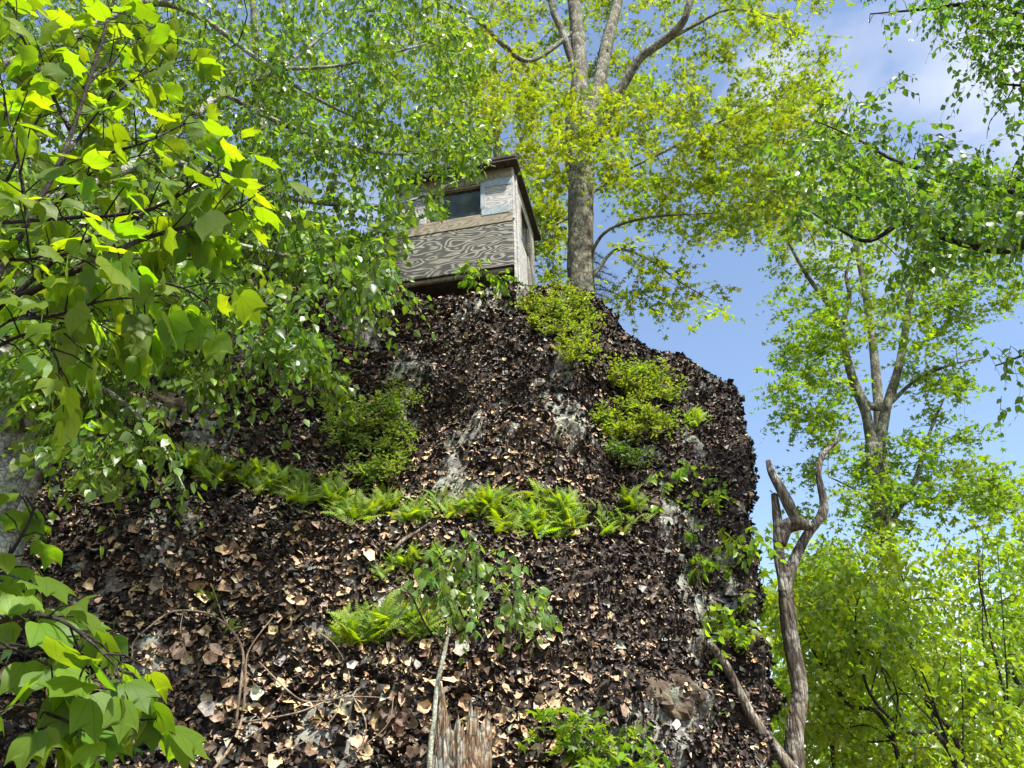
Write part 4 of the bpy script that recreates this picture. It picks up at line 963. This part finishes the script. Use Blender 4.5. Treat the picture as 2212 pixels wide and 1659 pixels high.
print('ferns', time.time()-T0)

# ------------------------------------------------------------------ dead wood
def dead_tree():
    Y = 5.25
    base = at(1722, 1600, Y)
    root = thing('dead_snag', 'barkless dead tree snag with curved arm beside the rock edge', 'dead tree', base)
    def tb(nm, P_, r, sides=14, mat='dead', amp=.24):
        b = MB(); b.tube(cr(pts(P_), 14), r, sides, amp, len(P_), knots=.6); return b.build(nm, M[mat], root)
    tb('trunk', [(1722,1760,Y),(1718,1600,Y),(1728,1500,Y),(1710,1390,Y),(1699,1290,Y),(1683,1200,Y),(1678,1120,Y),(1672,1068,Y)], [.060, .056, .052, .047, .040, .036, .032, .026], 20)
    tb('branch', [(1684,1175,Y),(1696,1140,Y-.02),(1722,1130,Y-.05),(1748,1136,Y-.08),(1758,1132,Y-.08)], [.05, .05, .05, .03, .012], 12)
    tb('branch', [(1722,1130,Y-.05),(1704,1090,Y-.05),(1684,1050,Y-.04),(1666,1020,Y-.03),(1659,996,Y-.03)], [.03, .04, .034, .026, .02], 12)
    tb('branch', [(1694,1280,Y),(1710,1225,Y),(1740,1160,Y),(1776,1110,Y),(1778,1080,Y),(1768,1020,Y),(1780,980,Y),(1810,950,Y),(1815,928,Y)], [.038, .033, .03, .03, .025, .02, .018, .014, .007], 12)
dead_tree()
def simple_branch(name, label, cat, segs, group=None, mat='twig_tan', lift=.04, on_rock=True):
    ps = []
    for P_, r in segs:
        Q = []
        for i, (x, y) in enumerate(P_):
            q, nn = cast(x, y); Q.append(q+unit(CAM-q)*lift*(1+.6*math.sin(i*2.1)))
        ps.append((np.array(Q), r))
    root = thing(name, label, cat, ps[0][0][0], group)
    for k, (Q, r) in enumerate(ps):
        b = MB(); b.tube(cr(Q, 6), r, 7, .14, k); b.build('stem' if k == 0 else 'side_branch', M[mat], root)
simple_branch('fallen_log', 'weathered grey log leaning in the cleft at the foot of the rock', 'log', [([(1530,1385),(1570,1440),(1620,1540),(1670,1610),(1730,1690)], [.02, .029, .033, .04, .044])], None, 'dead', .10)
simple_branch('dead_vine', 'arching pale dead vine low on the left of the rock', 'vine', [([(510,1560),(520,1480),(525,1410),(500,1360),(460,1330),(420,1320),(370,1322),(325,1352),(290,1385),(285,1420)], [0.0068, 0.0068, 0.0062, 0.0056, 0.0050, 0.0037]), ([(500,1360),(480,1330),(470,1300),(455,1260)], [0.0037, 0.0025, 0.0019]), ([(395,1325),(390,1360),(400,1400),(402,1440)], [0.0025, 0.0019, 0.0012])], 'dead vines on the rock', lift=.09)
simple_branch('dead_vine', 'dead vine rising from the frame bottom beside the arching vine', 'vine', [([(440,1690),(500,1610),(525,1540),(530,1460),(540,1400),(600,1320)], [0.0087, 0.0074, 0.0062, 0.0050, 0.0031]), ([(530,1560),(640,1540),(720,1510),(790,1505),(850,1510)], [0.0043, 0.0037, 0.0031, 0.0019]), ([(525,1600),(560,1575),(600,1555)], [0.0031, 0.0025, 0.0012])], 'dead vines on the rock', lift=.11)
simple_branch('dead_vine', 'forked dead vine sweeping across below the bushy fern clump', 'vine', [([(560,1430),(620,1490),(660,1515),(720,1510),(760,1495)], [0.0037, 0.0043, 0.0043, 0.0037, 0.0031]), ([(740,1500),(720,1550),(660,1600),(580,1630)], [0.0037, 0.0031, 0.0025, 0.0019]), ([(760,1500),(790,1560),(780,1610),(740,1640)], [0.0037, 0.0031, 0.0025, 0.0019]), ([(850,1505),(840,1560),(800,1600),(760,1620)], [0.0031, 0.0025, 0.0019]), ([(680,1360),(720,1390),(750,1440),(755,1475)], [0.0031, 0.0025, 0.0019])], 'dead vines on the rock', lift=.10)
simple_branch('dead_stick', 'pale straight stick lying below the fern ledge', 'stick', [([(848,1190),(870,1168),(900,1150),(930,1130)], [.012, .012, .011, .009])], None, 'dead', .05)
simple_branch('dead_stick', 'thin bare twig lying across the upper lichened face', 'stick', [([(690,930),(740,918),(790,905),(820,895)], [.004, .004, .003])], None, 'twig_tan', .04)

def stump():
    p = at(985, 1700, 3.2); base = np.array([p[0], p[1], 1.0])
    root = thing('broken_stump', 'rotten jagged stump standing at the bottom edge of the picture', 'stump', base)
    r = np.random.default_rng(4); ns, nr_ = 40, 16
    th = np.linspace(0, 2*np.pi, ns, endpoint=False)
    cx, cy, _ = at(992, 1640, 3.2); ztop = at(992, 1560, 3.2)[2]
    zt = ztop - base[2] + .05*r.normal(0, 1, ns) + .16*np.exp(-((th-3.9)/.22)**2) + .07*np.exp(-((th-5.2)/.3)**2) - .04
    rad = .105*(1+.10*np.sin(3*th+1)+.06*np.sin(7*th)+.05*r.normal(0, 1, ns))
    V = []
    for k in range(nr_):
        f = k/(nr_-1); z_ = -1.0*0+(-1.0)*(1-f)+zt*f if k else np.full(ns, -1.05)
        rr = rad*(1.35-.42*f)*(1+.04*r.normal(0, 1, ns)*(k > 0))
        V.append(np.stack([cx-base[0]+rr*np.cos(th), cy-base[1]+rr*np.sin(th), z_], -1))
    for k in range(4):
        f = 1-.12*(k+1); V.append(np.stack([cx-base[0]+rad*.9*np.cos(th)*(.78-.16*k), cy-base[1]+rad*.9*np.sin(th)*(.78-.16*k), zt-.05-.06*k], -1))
    V = np.array(V); K = len(V); I = np.arange(K*ns).reshape(K, ns); I2 = np.roll(I, -1, 1)
    Q = np.stack([I[:-1], I2[:-1], I2[1:], I[1:]], -1).reshape(-1, 4)
    tag(link('stump_wood', mesh_from('stump_wood', V.reshape(-1, 3), Q, M['rotten'], False), root))
stump()

# ------------------------------------------------------------------ the wooden blind
def blind():
    near = at(1110, 571, 6.2); yaw = R(12.5)
    Wd, Dp, H = 1.24, 1.15, 1.28
    root = thing('wooden_blind', 'weathered plywood hunting blind with flat roof perched on top of the rock', 'hunting blind', near)
    root.rotation_euler = (R(0.5), R(-1.2), -yaw)      # local x to the right along the front (front runs from -Wd to 0), y to the back, z up
    def box(name, x0, x1, y0, y1, z0, z1, mat, parent=root, bev=.004):
        me = bpy.data.meshes.new(name)
        import bmesh
        bm = bmesh.new(); bmesh.ops.create_cube(bm, size=1.0)
        for v in bm.verts:
            v.co = Vector(((x0+x1)/2+v.co.x*(x1-x0), (y0+y1)/2+v.co.y*(y1-y0), (z0+z1)/2+v.co.z*(z1-z0)))
        if bev: bmesh.ops.bevel(bm, geom=bm.edges[:], offset=bev, segments=1, affect='EDGES')
        bm.to_mesh(me); bm.free(); me.materials.append(M[mat])
        return link(name, me, parent)
    t_ = .02
    zb, zs = 0.0, .69                      # sill of the window band
    fp = box('front_panel', -Wd, -.003, 0, t_, 0, .548, 'ply')
    box('front_board', -Wd+.004, -.001, -.006, t_-.004, .551, zs, 'board')
    box('header_board', -Wd+.02, 0, 0, t_, 1.13, H, 'board')
    box('corner_panel', -.32, -.002, -.004, t_, zs+.003, 1.127, 'board_white')
    box('corner_panel', -Wd+.01, -.93, -.004, t_, zs+.003, 1.127, 'board_white')
    wf = box('window', -.925, -.325, .055, .062, zs+.004, 1.125, 'glass')
    tag(wf, 'dark dusty window pane')
    for (x0, x1, z0, z1) in ((-.925, -.325, zs, zs+.025), (-.925, -.325, 1.105, 1.128), (-.925, -.905, zs+.026, 1.104), (-.345, -.325, zs+.026, 1.104)):
        box('window_frame', x0, x1, .012, .055, z0, z1, 'board', wf, .002)
    fl = []
    for (x0, x1, z0, z1) in ((-.325, -.03, zs-.02, zs+.075), (-.335, -.285, zs+.078, 1.12), (-.284, .0, 1.04, 1.132), (-Wd, -.94, 1.05, 1.135)):
        f = box('flashing_strip', x0, x1, -.011, -.007, z0, z1, 'galv', root, .001)
        nx = max(2, int((x1-x0)/.07))
        for i in range(nx):
            xx = x0+.015+(x1-x0-.03)*i/(nx-1) if nx > 1 else (x0+x1)/2
            for z_ in (z0+.012, z1-.012): box('nail', xx-.003, xx+.003, -.013, -.011, z_-.003, z_+.003, 'nail', f, 0)
    # side walls
    box('side_panel', -.001, .018, .012, Dp, -.16, .578, 'board_white')
    box('side_post', -.002, .020, -.002, .06, .58, H-.005, 'board_white')
    box('side_panel', -.001, .018, .062, .34, .58, H-.01, 'board_white')
    box('side_panel', -.001, .018, .86, Dp, .58, H-.01, 'board_white')
    box('side_panel', -.001, .018, .342, .858, 1.11, H-.01, 'board_white')
    sw = box('window', -.012, -.006, .342, .858, .585, 1.108, 'glass')
    box('window_frame', -.006, .024, .342, .37, .585, 1.108, 'board', sw, .002); box('window_frame', -.006, .024, .83, .858, .585, 1.108, 'board', sw, .002)
    box('batten', .019, .034, .10, .15, -.14, H-.03, 'board_white'); box('batten', .019, .034, .66, .71, -.15, .575, 'board')
    box('side_panel', -Wd-.018, -Wd-.001, 0, Dp, -.1, H-.01, 'board')
    box('back_panel', -Wd, 0, Dp-.02, Dp-.001, 0, H-.01, 'board')
    box('floor', -Wd+.002, -.003, .022, Dp-.022, .0, .03, 'roof')  # floor and rear joist: shade under the blind put into the dark colour
    box('floor_joist', -Wd+.05, -.02, .03, .07, -.04, -.002, 'board')
    box('floor_joist', -Wd+.05, -.02, Dp-.1, Dp-.06, -.10, -.002, 'roof')
    for x in (-Wd+.08, -.62, -.10):
        box('post', x, x+.09, .35, .44, -.75, -.003, 'roof'); box('post', x, x+.09, Dp-.2, Dp-.11, -.75, -.105, 'roof')
    box('roof', -Wd-.10, .085, -.14, Dp+.16, H+.002, H+.045, 'roof', root, .006)
    box('fascia_board', -Wd-.09, .08, -.132, -.11, H-.03, H+.001, 'roof')
blind()

# small pine branch behind the crest
base = at(1300, 720, 8.6)
root = thing('pine_sapling', 'small pine with grey-green needles peeking past the foot of the maple trunk', 'pine', base)
b = MB(); r = np.random.default_rng(2)
b.tube(cr(pts([(1262,760,8.6),(1262,650,8.6),(1260,600,8.6),(1258,520,8.6)]), 5), [.03, .02, .008], 7)
P, D, Nn, sz = [], [], [], []
for (x, y) in [(1330,690),(1338,660),(1322,630),(1332,600),(1310,580),(1285,560),(1325,650),(1318,612),(1296,600),(1306,560),(1345,640)]:
    e = at(x, y, 8.6+r.uniform(-.3, .3)); s0 = at(1262, y-15, 8.6); Cc = cr(np.array([s0, (s0+e)/2+[0, 0, .05], e]), 6); b.tube(Cc, [.008, .003], 4)
    for c_ in Cc[3:]:
        for q in range(16): P.append(c_); D.append(r.normal(0, 1, 3)+[0, 0, .1]); sz.append(r.uniform(.06, .11))
b.build('trunk', M['bark_dark'], root)
P, D, sz = np.array(P), unit(np.array(D)), np.array(sz); Nn = unit(np.cross(D, r.normal(0, 1, D.shape)))
frames_to_mesh('needles', [(np.array([(-.03, 0, 0), (.03, 0, 0), (0, 1, 0.)]), np.array([(0, 1, 2)]))], P, np.cross(D, Nn), D, Nn, sz, np.tile([.10, .13, .07], (len(P), 1)), M['needle'], root)
print('done', time.time()-T0, len(bpy.data.objects))
